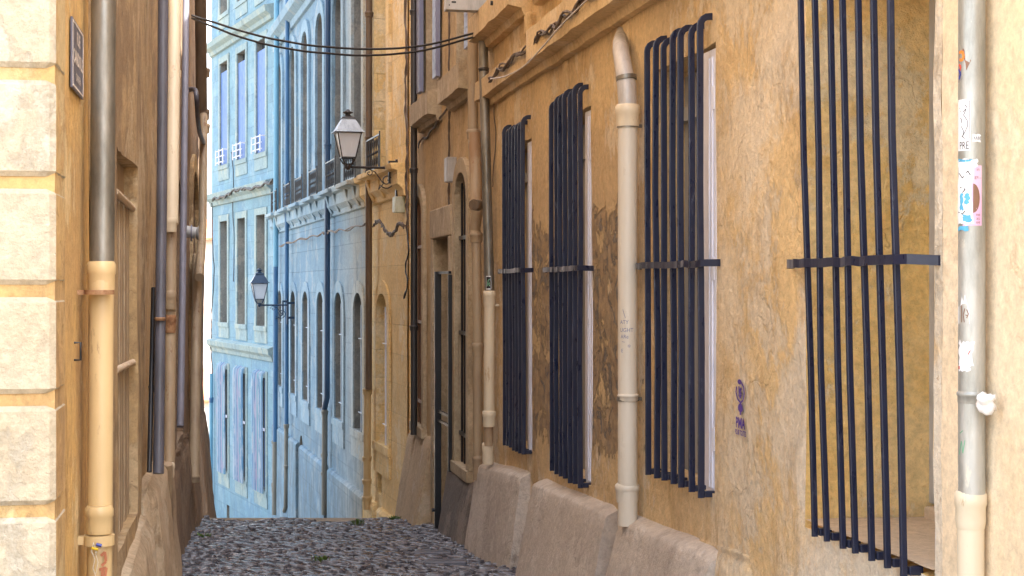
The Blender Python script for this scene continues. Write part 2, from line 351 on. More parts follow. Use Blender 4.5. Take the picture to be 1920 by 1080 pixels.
# ------------------------------------------------------------------ walls
def warp(s, z, amp, seed):
    if amp == 0: return 0, 0, 0
    a = noise.noise(Vector((s * 1.1, z * .9, seed))); b = noise.noise(Vector((s * 3.7, z * 3.1, seed + 5)))
    c = noise.noise(Vector((s * 9, z * 8, seed + 9)))
    e = noise.noise(Vector((s * 4, z * 5, seed + 20))); g = noise.noise(Vector((s * 5, z * 4, seed + 30)))
    return e * amp * .6, amp * (a + .35 * b + .15 * c), g * amp * .6
def lines(lo, hi, extra, step):
    e = sorted(set([round(x, 4) for x in [lo, hi] + [x for x in extra if lo < x < hi]])); out = []
    for a, b in zip(e, e[1:]):
        n = max(1, int(round((b - a) / step))); out += [a + (b - a) * i / n for i in range(n)]
    return out + [hi]
def arch_pts(h, n=12):
    c = (h['s0'] + h['s1']) / 2; hw = (h['s1'] - h['s0']) / 2; zs = h['z1'] - h['arch']
    return [(c - hw * math.cos(math.pi * i / n), zs + h['arch'] * math.sin(math.pi * i / n) ** .8) for i in range(n + 1)]
def wall(mb, s0, s1, z0, z1, holes, step=.16, amp=.012, seed=0, out=0.0):
    for h in holes: h.setdefault('arch', 0)
    S = lines(s0, s1, [x for h in holes for x in (h['s0'], h['s1'])], step)
    Z = lines(z0, z1, [x for h in holes for x in (h['z0'], h['z1'], h['z1'] - h['arch'])], step)
    def P(s, z):
        a, b, c = warp(s, z, amp, seed)
        if s in (s0, s1): a = 0
        return (s + a, out + b, z + c)
    vs = [P(s, z) for z in Z for s in S]; n = len(S); fs = []
    for j in range(len(Z) - 1):
        cz = (Z[j] + Z[j + 1]) / 2
        for i in range(n - 1):
            cs = (S[i] + S[i + 1]) / 2
            if any(h['s0'] < cs < h['s1'] and h['z0'] < cz < h['z1'] for h in holes): continue
            fs.append((j * n + i, (j + 1) * n + i, (j + 1) * n + i + 1, j * n + i + 1))
    mb.add(vs, fs, True)
    for h in holes:
        if h['arch']:
            A = arch_pts(h)
            for p, q in zip(A, A[1:]):
                mb.add([P(*p), P(*q), P(q[0], h['z1']), P(p[0], h['z1'])], [(0, 3, 2, 1)], True)
    return P
def reveal(mb, h, d, P, sill=0.0):
    """jambs, head and sill of an opening, d deep"""
    def strip(pts, dz=0):
        vs = []; k = 4
        for p in pts:
            f = P(*p)
            for i in range(k + 1):
                t = i / k; vs.append((f[0] * (1 - t) + p[0] * t, f[1] * (1 - t) - d * t, f[2] * (1 - t) + (p[1] + dz) * t))
        mb.add(vs, [(a * (k + 1) + i, a * (k + 1) + i + 1, (a + 1) * (k + 1) + i + 1, (a + 1) * (k + 1) + i) for a in range(len(pts) - 1) for i in range(k)], True)
    zt = h['z1'] - h['arch']
    Z = lines(h['z0'], zt, [], .15); S = lines(h['s0'], h['s1'], [], .15)
    strip([(h['s0'], z) for z in Z]); strip([(h['s1'], z) for z in Z]); strip([(s, h['z0']) for s in S], sill)
    strip(arch_pts(h) if h['arch'] else [(s, h['z1']) for s in S])
def surround(mb, h, wd, proud, sill=True, back=0.0):
    """raised border round an opening"""
    inner = [(h['s0'], h['z0'])] + (arch_pts(h) if h.get('arch') else [(h['s0'], h['z1']), (h['s1'], h['z1'])]) + [(h['s1'], h['z0'])]
    c = (h['s0'] + h['s1']) / 2; hw = (h['s1'] - h['s0']) / 2; zt = h['z1'] - h.get('arch', 0)
    def off(p):
        s, z = p
        if z <= zt or not h.get('arch'): return (s + (wd if s > c else -wd), z + (wd if z >= h['z1'] - 1e-4 and not h.get('arch') else 0))
        return (c + (s - c) * (hw + wd) / hw, zt + (z - zt) * (h['arch'] + wd) / h['arch'])
    outer = [off(p) for p in inner]; n = len(inner)
    for i in range(n - 1):
        a, b, c2, d = inner[i], inner[i + 1], outer[i + 1], outer[i]
        vs = [(a[0], proud, a[1]), (b[0], proud, b[1]), (c2[0], proud, c2[1]), (d[0], proud, d[1]),
              (a[0], back, a[1]), (b[0], back, b[1]), (c2[0], back, c2[1]), (d[0], back, d[1])]
        mb.add(vs, [(0, 1, 2, 3), (0, 4, 5, 1), (3, 2, 6, 7)])
    if sill: mb.box(h['s0'] - wd, h['s1'] + wd, -.02, proud + .02, h['z0'] - .12, h['z0'] - .002)
def H(fac, pa, pb, z0, z1, arch=0): a, b = fac.s(pa), fac.s(pb); return dict(s0=min(a, b), s1=max(a, b), z0=z0, z1=z1, arch=arch)
def volume(parent, s0, s1, z0, z1, depth, mat, name='rear_wall'):
    mb = MB()
    mb.box(s0, s0 + .3, -depth, -.82, z0, z1).box(s1 - .3, s1, -depth, -.62, z0, z1).box(s0 + .3, s1 - .3, -depth, -depth + .3, z0, z1)
    mb.box(s0 + .001, s0 + .25, -.819, -.03, z0, z1).box(s1 - .25, s1 - .001, -.819, -.03, z0, z1)
    mb.build(name, mat, parent)
    MB().box(s0 - .1, s1 + .0, -depth - .3, .28, z1 + .03, z1 + .2).build('roof', 'tile', parent)

def pane_window(parent, h, d, frame_mat='whitewood', pane_mat='glass', bar=1, rows=3, fw=.05, name='window'):
    mb = MB(); s0, s1, z0, z1 = h['s0'], h['s1'], h['z0'], h['z1']
    mb.box(s0, s0 + fw, -d, -d + .05, z0, z1).box(s1 - fw, s1, -d, -d + .05, z0, z1)
    mb.box(s0 + fw, s1 - fw, -d, -d + .05, z0, z0 + fw).box(s0 + fw, s1 - fw, -d, -d + .05, z1 - fw, z1)
    for i in range(bar):
        c = s0 + (s1 - s0) * (i + 1) / (bar + 1); mb.box(c - .03, c + .03, -d + .003, -d + .055, z0 + fw, z1 - fw)
    for i in range(rows):
        c = z0 + (z1 - z0) * (i + 1) / (rows + 1); mb.box(s0 + fw, s1 - fw, -d + .006, -d + .045, c - .015, c + .015)
    w_ = mb.build(name, frame_mat, parent)
    MB().box(s0 - .05, s1 + .05, -d - .03, -d - .005, z0 - .05, z1 + .05).build('pane', pane_mat, w_)
    return w_

# ================================================================== SETTING
g = MB(); XS = [-400, -120, -40, -15, -10, -7, -5, -4, -3, -2, -1, 0, 1, 3, 8, 20, 60, 150, 400]; YS = [-400, -100, -30, -8, 0, 2] + [3 + i * .6 for i in range(28)] + [20.1, 20.8, 21.5] + list(range(23, 49, 2)) + [60, 90, 150, 300, 1000]
g.add([(x, y, ground_z(y) - .03) for y in YS for x in XS], [(j * len(XS) + i, j * len(XS) + i + 1, (j + 1) * len(XS) + i + 1, (j + 1) * len(XS) + i) for j in range(len(YS) - 1) for i in range(len(XS) - 1)], True)
g.build('ground', 'earth', None, FW, (0, 0, 0), kind='structure')
def xl(Y): return -.573 - .1768 * Y
def xr(Y): return 2.546 - .1931 * Y
cb = MB(); Y = 11.0
while Y < 19.6:
    dY = random.uniform(.05, .085) ; x = xl(Y) + .02; x1 = xr(min(Y, 20)) - .02 + random.uniform(-.03, .03)
    while x < x1:
        L_ = random.uniform(.08, .21); cx = x + L_ / 2; u = (cx - xl(Y)) / (x1 - xl(Y))
        edge = .05 * (max(0, abs(u - .5) - .32) / .18) ** 2
        cy = Y + dY / 2 + noise.noise(Vector((cx * 1.5, Y, 2))) * .06
        hz = ground_z(cy) + edge + noise.noise(Vector((cx * 1.6, cy * 1.1, 0))) * .035 + random.uniform(-.009, .009) - .008
        tx, ty = random.uniform(-.14, .14), random.uniform(-.32, .20); an = random.uniform(-.3, .3); ca, sa = math.cos(an), math.sin(an)
        if Y > 18.6 and noise.noise(Vector((cx * 1.2, Y * 1.0, 9))) > (19.4 - Y) * .5: x += L_ + .006; continue
        hx, hy = L_ * .49, dY * .5; vs = []; n = 8
        for (k, hh) in ((1.0, -.05), (.97, -.002), (.80, .009)):
            for j in range(n):
                t = 2 * math.pi * j / n; c_, s_ = math.cos(t), math.sin(t); e = .55
                px_ = math.copysign(abs(c_) ** e, c_) * hx * k; py_ = math.copysign(abs(s_) ** e, s_) * hy * k
                vs.append((cx + px_ * ca - py_ * sa, cy + px_ * sa + py_ * ca, hz + hh + (px_ * tx + py_ * ty if hh > -.04 else 0)))
        vs.append((cx, cy, hz + .011))
        fs = [(r * n + j, r * n + (j + 1) % n, (r + 1) * n + (j + 1) % n, (r + 1) * n + j) for r in range(2) for j in range(n)] + [(2 * n + j, 2 * n + (j + 1) % n, 3 * n) for j in range(n)]
        cb.add(vs, fs, True); x += L_ + .006
    Y += dY + .004
cb.build('cobbled_street', 'cobble', None, FW, (-1.5, 15, -1), kind='structure')

# ================================================================== RIGHT OCHRE HOUSE
SR0, SR1 = FR.sy(1.5), FR.s(914); TOP = 11.0; TOPR = 8.0
RH = thing('ochre_house', 'peeling ochre stucco house along the right with four barred windows and a heavy band course', 'house', FR, (FR.sy(8), 0, -1.5))
W4 = H(FR, 1752, 1510, .36, 2.75); W3 = dict(s0=FR.s(1343), s1=FR.s(1343) + 1.08, z0=.34, z1=2.63)
W2 = dict(s0=FR.s(1110), s1=FR.s(1110) + 1.08, z0=.05, z1=2.61); W1 = dict(s0=FR.s(998), s1=FR.s(998) + 1.08, z0=.05, z1=2.58)
UP = [dict(s0=FR.sy(a), s1=FR.sy(b), z0=3.85, z1=6.0) for a, b in ((12.75, 13.85), (10.45, 11.55), (8.0, 9.1), (5.6, 6.7))]
mb = MB(); SM = FR.s(1400); SE = FR.s(1752) - .001
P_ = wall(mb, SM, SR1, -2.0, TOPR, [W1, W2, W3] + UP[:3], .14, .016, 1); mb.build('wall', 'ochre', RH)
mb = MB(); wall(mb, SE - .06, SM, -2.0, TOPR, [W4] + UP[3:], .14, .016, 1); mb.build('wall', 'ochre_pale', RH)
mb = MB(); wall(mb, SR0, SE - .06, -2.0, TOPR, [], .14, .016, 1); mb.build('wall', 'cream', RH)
for h, d, mt in ((W4, .66, 'reveal'), (W3, .24, 'ochre_trim'), (W2, .24, 'ochre_trim'), (W1, .24, 'ochre_trim')):
    rv = MB(); reveal(rv, h, d, P_, .03 if h is W4 else 0); rv.build('window_reveal', mt, RH)
for h in UP: rv = MB(); reveal(rv, h, .25, P_); rv.build('window_reveal', 'ochre_trim', RH)
volume(RH, SR0, SR1, -2.0, TOPR, 7, 'ochre_trim')
# windows of the ground floor: grey shutters behind the bars
for i, h in enumerate((W1, W2, W3)):
    s0, s1, z0, z1 = h['s0'], h['s1'], h['z0'], h['z1']; d = .20
    fr = MB(); fr.box(s0 - .01, s0 + .25, -.14, -.012, z0 - .02, z1 - .02)         # near stile standing forward, with mouldings
    fr.box(s0 + .012, s0 + .035, -.0125, -.002, z0 + .02, z1 - .06).box(s0 + .08, s0 + .10, -.0125, -.003, z0 + .02, z1 - .06).box(s0 + .13, s0 + .145, -.0125, -.003, z0 + .02, z1 - .06)
    fr.box(s0 + .25, s0 + .28, -.19, -.09, z0, z1 - .03)
    for q in (.12, .5, .88): fr.box(s0 + .035, s0 + .06, -.0121, .002, z0 + (z1 - z0) * q - .06, z0 + (z1 - z0) * q + .06)
    f_ = fr.build('window_frame', 'whitewood', RH, bevel=.003)
    sh = MB(); sh.box(s0 + .28, (s0 + s1) / 2 + .05, -d, -d + .03, z0, z1 - .03).box((s0 + s1) / 2 + .055, s1, -d, -d + .03, z0, z1 - .03)
    for q in (.05, .18, .5, .92): sh.box(s0 + .16, (s0 + s1) / 2, -d + .03, -d + .045, z0 + (z1 - z0) * q, z0 + (z1 - z0) * q + .05)
    sh.box(s0 + .281, s1, -.197, -.12, z1 - .30, z1 - .22)
    sh.build('shutter', 'greyshut', RH, bevel=.003)
# window 4: deep opening, frame far in
s0, s1, z0, z1 = W4['s0'], W4['s1'], W4['z0'], W4['z1']
fr = MB(); fr.box(s0, s0 + .07, -.64, -.57, z0 + .09, z1).box(s1 - .07, s1, -.64, -.57, z0 + .09, z1).box(s0 + .07, s1 - .07, -.64, -.57, z1 - .08, z1).box(s0 + .07, s1 - .07, -.64, -.57, z0 + .09, z0 + .15)
fr.box((s0 + s1) / 2 - .04, (s0 + s1) / 2 + .04, -.635, -.565, z0 + .15, z1 - .08)
f_ = fr.build('window_frame', 'box', RH, bevel=.004); MB().box(s0 - .03, s1 + .03, -.7, -.67, z0, z1 + .05).build('pane', 'greyglass', f_)
MB().box(s0 + .03, s1 - .05, -.70, -.52, z0 + .02, z0 + .085).build('inner_sill', 'sillstone', RH, bevel=.012)
sl = MB(); S_ = lines(s0 + .01, s1 - .01, [], .09)
wall_v = [(s, o, z0 + .034 + noise.noise(Vector((s * 6, o * 9, 3))) * .006) for o in (-.66, -.4, -.25, -.1, .005) for s in S_]
n = len(S_); sl.add(wall_v, [(j * n + i, j * n + i + 1, (j + 1) * n + i + 1, (j + 1) * n + i) for j in range(4) for i in range(n - 1)], True); sl.build('sill', 'sillstone', RH)
MB().box(s0 - .005, s0 + .035, -.16, -.02, z0 + .05, .98).build('shutter_edge', 'whitewood', RH)
for h in UP: pane_window(RH, h, .22)
# band course and upper sills
def band(mb, s0, s1, z0, z1, proud, step=.15, seed=3):
    prof = [(-.02, z0 - .06), (proud * .35, z0 - .055), (proud * .45, z0), (proud, z0 + .015), (proud, z1), (proud * .5, z1 + .03), (-.02, z1 + .05)]
    S = lines(s0, s1, [], step); vs = []
    for s in S:
        for o, z in prof:
            k = .010 if o > 0 else 0; vs.append((s, o + k * noise.noise(Vector((s * 4, z * 4, seed))), z + k * 1.3 * noise.noise(Vector((s * 3, o * 5, seed + 8)))))
    n = len(prof); mb.add(vs, [(i * n + j, (i + 1) * n + j, (i + 1) * n + j + 1, i * n + j + 1) for i in range(len(S) - 1) for j in range(n - 1)])
    mb.add([vs[j] for j in range(n)], [tuple(range(n))]); mb.add([vs[-n + j] for j in range(n)], [tuple(range(n))[::-1]])
mb = MB(); band(mb, SR0, FR.s(1003, .1), 3.08, 3.33, .17); mb.build('band_course', 'ochre_trim', RH); mb = MB(); band(mb, FR.s(1003, .1) + .002, SR1 - .01, 3.09, 3.27, .12); mb.build('band_course', 'ochre_trim', RH)
for a, b in ((12.35, 14.25), (10.1, 11.95), (7.7, 9.45), (5.3, 7.0)):
    mb = MB(); band(mb, FR.sy(a), FR.sy(b), 3.62, 3.84, .20, seed=a); mb.build('window_ledge', 'ochre_trim', RH)
for a, w_, o_, za, zb_ in [(a, .17, .07, 3.39, 3.56) for a in (12.35, 10.1, 9.42, 7.5)] + [(a, .2, .09, 3.87, 6.3) for a in (12.2, 9.75)] + [(a, .12, .022, 2.70, 3.02) for a in (9.55, 11.2)]:
    MB().box(FR.sy(a) - w_, FR.sy(a), -.02, o_, za, zb_).build('pilaster_strip', 'ochre', RH, bevel=.02)
# buttresses at the foot of the wall
def buttress(parent, fac, sa, sb, zta, ztb, to, bo, zb, mat, seed=0, amp=.02, name='buttress', rnd=.03, ts=0.0):
    mb = MB(); S = lines(min(sa, sb), max(sa, sb), [], .12); lo = min(sa, sb); hi = max(sa, sb); vs = []
    prof_n = 16
    for s in S:
        t = (s - sa) / (sb - sa); zt = zta + (ztb - zta) * t
        e = min(s - lo, hi - s); er = max(0, 1 - e / .09) ** 2 * rnd
        prof = [(-.03, zt + .05 + ts), (to * .5, zt + .02 + ts * .5), (to - rnd * .6, zt), (to, zt - rnd)] + [(to + (bo - to) * (k / 12), zt - rnd + (zb - zt + rnd) * k / 12) for k in range(1, 13)]
        for o, z in prof:
            k = amp * .5 * (noise.noise(Vector((s * 2.2, z * 2.2, seed))) + .4 * noise.noise(Vector((s * 7, z * 7, seed + 2))))
            vs.append((s, max(-.03, o + (k if o > 0 else 0) - er), z + (k * .5 if z > zb + .2 else 0) - er * (1 if z > zt - .05 else 0)))
    n = prof_n; mb.add(vs, [(i * n + j, (i + 1) * n + j, (i + 1) * n + j + 1, i * n + j + 1) for i in range(len(S) - 1) for j in range(n - 1)], True)
    for row, fl in ((vs[:n], 0), (vs[-n:], 1)):
        back = [(p[0], -.03, p[2]) for p in row]; q = row + back
        mb.add(q, [(j, j + 1, n + j + 1, n + j) for j in range(n - 1)], False)
    return mb.build(name, mat, parent)
gb = lambda Y: ground_z(Y) - .12
buttress(RH, FR, FR.s(994), FR.s(908), -.13, -.28, .10, .23, gb(14.5), 'buttress', 1, rnd=.02)
buttress(RH, FR, FR.s(1158), FR.s(1018), -.03, -.126, .10, .27, gb(12), 'buttress', 2, rnd=.02)
buttress(RH, FR, FR.s(1355), FR.s(1180), .05, -.03, .10, .26, gb(9.5), 'buttress', 3, .03, rnd=.025)
buttress(RH, FR, FR.s(1420), FR.s(1300), .10, .04, .03, .14, gb(8.5), 'ochre', 4, .03, rnd=.04)

# ================================================================== RIGHT BROWN HOUSE
SB0, SB1 = SR1 + .004, FR.s(774); TOPB = 9.3
BH = thing('brown_house', 'shaded brown stucco house on the right with narrow arched windows behind the iron gate', 'house', FR, (FR.s(840), 0, -1.5))
A1 = H(FR, 797, 780, -.31, 2.49, .28); A2 = H(FR, 882, 860, -.42, 2.54, .3); D1 = H(FR, 847, 818, -1.5, 1.93)
U1 = dict(s0=FR.sy(17.45), s1=FR.sy(18.5), z0=3.6, z1=5.9); U2 = dict(s0=FR.sy(15.25), s1=FR.sy(16.2), z0=3.6, z1=5.9)
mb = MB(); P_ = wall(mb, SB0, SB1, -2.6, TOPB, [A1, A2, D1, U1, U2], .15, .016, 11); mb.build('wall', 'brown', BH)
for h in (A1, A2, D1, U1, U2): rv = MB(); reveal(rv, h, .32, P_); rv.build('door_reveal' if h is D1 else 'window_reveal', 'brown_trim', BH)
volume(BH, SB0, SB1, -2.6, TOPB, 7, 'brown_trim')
for h in (A1, A2): mb = MB(); surround(mb, h, .16, .05); mb.build('window_surround', 'brown_trim', BH, bevel=.01)
mb = MB(); mb.box(D1['s0'] - .22, D1['s1'] + .2, -.02, .05, D1['z1'], D1['z1'] + .33).box(D1['s0'] - .2, D1['s0'], -.02, .045, -2, D1['z1'] - .002).box(D1['s1'], D1['s1'] + .16, -.02, .045, -2, D1['z1'] - .002)
mb.build('door_surround', 'brown_trim', BH, bevel=.015)
mb = MB(); mb.box(D1['s0'], D1['s1'], -.32, -.27, D1['z0'], D1['z1']); 
for k in range(5): mb.box(D1['s0'] + .06 + k * .2, D1['s0'] + .2 + k * .2, -.27, -.255, D1['z0'] + .2, D1['z1'] - .15)
mb.box(D1['s0'] + .05, D1['s1'] - .05, -.26, -.14, 1.28, 1.36).box(D1['s0'] + .4, D1['s0'] + .55, -.25, -.1, .9, 1.7).box(D1['s0'] + .02, D1['s0'] + .14, -.25, -.05, .3, 1.0)
mb.build('door', 'brown_pipe', BH, bevel=.006)
for h, hm in ((A1, .5), (A2, .5)):
    w_ = pane_window(BH, h, .28, 'black', 'glass', 1, 3, .07)
    b_ = MB()
    for k in range(4): ss = h['s0'] + (h['s1'] - h['s0']) * (k + .5) / 4; b_.tube([(ss, -.02, h['z0']), (ss, -.02, h['z1'] - .06)], .012, 8)
    for zz in (.1, .45, .78): zc = h['z0'] + (h['z1'] - h['z0']) * zz; b_.box(h['s0'] - .01, h['s1'] + .01, -.035, -.002, zc - .02, zc + .02)
    b_.build('window_bars', 'brownprint' if h is A1 else 'black', BH)
for h in (U1, U2): pane_window(BH, h, .22)
for a, b in ((17.2, 18.75), (15.0, 16.4)):
    mb = MB(); band(mb, FR.sy(a), FR.sy(b), 3.30, 3.56, .17, seed=a); mb.build('window_ledge', 'brown_trim', BH)
for h, sd_ in ((U1, 0), (U1, 1), (U2, 0)):
    mb = MB(); a = h['s0'] - .30 if sd_ == 0 else h['s1'] + .02; 
    mb.box(a, a + .28, .03, .08, 3.72, 5.9)
    for k in range(18): mb.box(a + .03, a + .25, .0802, .084, 3.8 + k * .115, 3.87 + k * .115)
    mb.build('shutter', 'lavwood', BH, bevel=.005)
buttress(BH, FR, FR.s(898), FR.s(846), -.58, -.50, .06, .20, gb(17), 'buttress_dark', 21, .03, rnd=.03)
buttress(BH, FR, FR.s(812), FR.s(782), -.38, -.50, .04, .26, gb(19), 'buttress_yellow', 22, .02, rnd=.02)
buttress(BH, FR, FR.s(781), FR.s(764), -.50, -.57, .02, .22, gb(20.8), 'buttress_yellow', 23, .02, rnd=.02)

# ================================================================== YELLOW HOUSE + BLUE HOUSE
def far_front(name, label, pa, pb, mat, trim, wins, zb, top, seed):
    sa, sb = F2.s(pa), F2.s(pb); T = thing(name, label, 'house', F2, ((sa + sb) / 2, 0, -2.5))
    hw = .46; holes = []; up = []
    for px in wins:
        c = F2.s(px); holes.append(dict(s0=c - hw, s1=c + hw, z0=-.97, z1=1.28, arch=.38)); up.append(dict(s0=c - .5, s1=c + .5, z0=3.1, z1=6.6, arch=.45))
    att = [dict(s0=F2.s(px) - .5, s1=F2.s(px) + .5, z0=8.2, z1=10.2) for px in wins]
    base = [h for h in BASE if sa < h['s0'] and h['s1'] < sb]
    mb = MB(); P = wall(mb, sa, sb, zb, top, holes + up + att + base, .28, .012, seed); mb.build('wall', mat, T)
    for h in holes + up + att + base: rv = MB(); reveal(rv, h, .2 if h in base else .30, P); rv.build('window_reveal', 'raw_stone' if mat != 'yellow' else 'yellow', T)
    volume(T, sa, sb, zb, top, 7, trim)
    # prototype windows, then copies along the facade
    protos = []
    h = holes[0]
    w_ = pane_window(T, h, .26, 'whitewood' if mat == 'yellow' else 'blue_white', 'oldpane', 1, 0, .06); protos.append(w_)
    b_ = MB(); 
    for k in (.66, .90): ss = h['s0'] + (h['s1'] - h['s0']) * (1 - k); b_.box(ss - .018, ss + .018, -.035, -.005, h['z0'], h['z1'] - .2)
    b_.box(h['s0'], h['s0'] + .45, -.0045, .012, h['z0'] + .30, h['z0'] + .315).box(h['s0'], h['s0'] + .45, -.0045, .012, h['z1'] - .75, h['z1'] - .735)
    protos.append(b_.build('window_bars', 'whitewood' if mat == 'yellow' else 'blue_white', T))
    mb = MB(); surround(mb, h, .20, .028); mb.box(h['s0'] - .2, h['s1'] + .2, -.01, .03, h['z0'] - .45, h['z0'] - .125); protos.append(mb.build('window_surround', trim, T))
    h = up[0]; protos.append(pane_window(T, h, .26, 'whitewood', 'oldpane', 1, 3, .07))
    mb = MB(); surround(mb, h, .24, .05, False); protos.append(mb.build('window_surround', trim, T))
    h = att[0]; protos.append(pane_window(T, h, .26, 'whitewood', 'oldpane', 1, 2, .07))
    mb = MB(); surround(mb, h, .2, .04); protos.append(mb.build('window_surround', trim, T))
    for px in wins[1:]:
        d = F2.s(px) - F2.s(wins[0])
        for p in protos: copy_part(p, (d, 0, 0))
    # string course under the balconies, cornice, plinth
    mb = MB(); prof = [(-.02, 2.62), (.05, 2.64), (.06, 2.72), (.14, 2.80), (.14, 2.98), (.22, 3.0), (.24, 3.08), (-.02, 3.09)]
    def run(prof):
        mb.prism([(o, z) for o, z in prof], 0, sa + .02, sb - .02)
    run(prof); mb.build('balcony_ledge', trim, T, bevel=.01)
    for px in wins:
        c = F2.s(px); mb = MB()
        for q in (-.42, .42): mb.prism([(.0, 2.66), (.08, 2.68), (.13, 2.78), (.19, 2.99), (.0, 2.99)], 0, c + q - .09, c + q + .09)
        mb.box(c - .62, c + .62, .02, .30, 3.003, 3.075)
        mb.build('balcony_sill', trim, T, bevel=.01)
    mb = MB(); run([(-.02, 7.0), (.06, 7.02), (.08, 7.15), (.22, 7.25), (.26, 7.4), (-.02, 7.45)]); mb.build('cornice', trim, T, bevel=.01)
    mb = MB(); run([(-.02, zb), (.09, zb), (.09, -1.98), (.05, -1.93), (-.02, -1.92)])
    # keep the plinth clear of the basement openings
    if not base: mb.build('plinth', mat, T)
    else: mb.v = []; mb.f = []; mb.sm = []; ss = [sa + .02] + [x for h in sorted(base, key=lambda h: h['s0']) for x in (h['s0'], h['s1'])] + [sb - .02]; \
        [mb.prism([(-.02, zb), (.09, zb), (.09, -1.98), (.05, -1.93), (-.02, -1.92)], 0, ss[i], ss[i + 1]) for i in range(0, len(ss), 2)]; mb.build('plinth', mat, T)
    for h in base: MB().box(h['s0'] - .03, h['s1'] + .03, -.2, -.17, h['z0'], h['z1'] + .03).build('basement_dark_back', 'dark', T)  # near-black sheet puts the darkness inside each opening into colour
    return T
M['oldpane'] = paint('old_stone_blue_pane', (.11, .13, .145), .3, 0, (.06, .075, .09), 3, bd=.0003, vert=False)
M['raw_stone'] = stucco('raw_grey_stone', (.24, .245, .225), (.20, .21, .20), (.11, .115, .11), (.32, .31, .27), .01)
M['blue_white'] = paint('blue_white_wood', (.40, .50, .62), .5)
BASE = [dict(s0=F2.s(716), s1=F2.s(708), z0=-1.75, z1=-1.3), dict(s0=F2.s(568), s1=F2.s(562), z0=-3.6, z1=-1.75, arch=.3), dict(s0=F2.s(622), s1=F2.s(616), z0=-3.3, z1=-2.3, arch=.3)]
YH = far_front('yellow_house', 'sunny yellow ashlar house front just past the brown house, one window wide', 764, 690, 'yellow', 'yellow', [718], -4, 12, 31)
BL = far_front('blue_house', 'long pale blue ashlar house with arched windows and a balcony ledge, middle of the lane', 689.5, 516, 'blue', 'blue_trim', [673, 636, 602, 574, 551, 526], -6.5, 12, 32)

# far facade closing the bend
s0, s1 = F3.s(514), F3.s(397)
PH = thing('pale_house', 'pale blue stone house closing the bend, with solid blue upstairs shutters and striped grilles', 'house', F3, ((s0 + s1) / 2, 0, -5))
cols = [F3.s(490), F3.s(453.5), F3.s(420.5)]
hU = [dict(s0=c - .48, s1=c + .48, z0=4.72, z1=7.55) for c in cols]; hM = [dict(s0=c - .46, s1=c + .46, z0=.38, z1=3.17) for c in cols]
hL = [dict(s0=c - .5, s1=c + .5, z0=-3.7, z1=-.9) for c in cols]; hT = [dict(s0=c - .48, s1=c + .48, z0=8.9, z1=11.2) for c in cols]
hB = [dict(s0=F3.s(430), s1=F3.s(425), z0=-5.2, z1=-4.6)]
mb = MB(); P = wall(mb, s0, s1, -8, 13.5, hU + hM + hL + hT + hB, .3, .01, 41); mb.build('wall', 'paleblue', PH)
for h in hM + hL + hT + hB + hU: rv = MB(); reveal(rv, h, .16 if h in hU else .28, P); rv.build('window_reveal', 'raw_stone', PH)
volume(PH, s0, s1, -8, 13.5, 8, 'paleblue_trim')
MB().box(hB[0]['s0'] - .02, hB[0]['s1'] + .02, -.25, -.2, -5.3, -4.5).build('basement_opening', 'dark', PH)  # dark sheet stands in for the unlit space behind the opening
for i in range(3):
    h = hU[i]; c = cols[i]
    mb = MB(); mb.box(h['s0'] + .01, c - .005, -.05, -.015, h['z0'], h['z1'] - .25).box(c + .005, h['s1'] - .01, -.05, -.015, h['z0'], h['z1'] - .25)
    mb.build('shutter', 'blueshut', PH); MB().box(h['s0'], h['s1'], -.17, -.14, h['z0'], h['z1']).build('pane', 'glass', PH)
    mb = MB()
    for zz in (.06, .22, .38): mb.box(h['s0'] + .02, h['s1'] - .02, .10, .13, h['z0'] + zz, h['z0'] + zz + .022)
    for ss in (h['s0'] + .02, c, h['s1'] - .055): mb.box(ss, ss + .035, .131, .155, h['z0'], h['z0'] + .42)
    mb.box(h['s0'] + .02, h['s0'] + .05, -.02, .099, h['z0'] + .38, h['z0'] + .41); mb.build('window_rail', 'whitewood', PH)
    for h2, rows in ((hM[i], 2), (hT[i], 2)): pane_window(PH, h2, .25, 'greyshut', 'oldpane', 1, rows, .06)
    pane_window(PH, hL[i], .25, 'blueshut', 'oldpane', 1, 2, .06)
    for h2 in (h, hM[i], hL[i], hT[i]): mb = MB(); surround(mb, h2, .17, .03); mb.box(h2['s0'] - .17, h2['s1'] + .17, -.01, .025, h2['z0'] - .42, h2['z0'] - .125); mb.build('window_surround', 'paleblue_trim', PH)
    gr = MB(); h2 = hL[i]
    gr.box(h2['s0'] - .1, h2['s1'] + .1, .05, .075, -2.2, -2.13); gp = gr.build('window_grille', 'whitewood', PH)
    for k in range(8):
        ss = h2['s0'] + .02 + .13 * k; MB().tube([(ss, -.01, h2['z1'] + .08), (ss, .04, h2['z1'] + .16), (ss, .10, h2['z1'] + .1), (ss, .12, h2['z1'] - .1), (ss, .10, h2['z0'] - .05)], .034, sq=True).build('grille_bar', M['bar%d' % ((k + i) % 6)], gp)
for zz, pr in ((3.62, .22), (-.48, .17), (7.87, .25)):
    mb = MB(); mb.prism([(-.02, zz), (pr * .3, zz + .02), (pr * .4, zz + .12), (pr * .85, zz + .2), (pr, zz + .34), (-.02, zz + .4)], 0, s0 + .02, s1 - .02); mb.build('cornice', 'paleblue_trim', PH, bevel=.01)
mb = MB(); mb.prism([(-.02, 13), (.4, 13.2), (.45, 13.45), (-.02, 13.45)], 0, s0 + .02, s1 - .02)
mb.build('cornice', 'paleblue_trim', PH, bevel=.01)

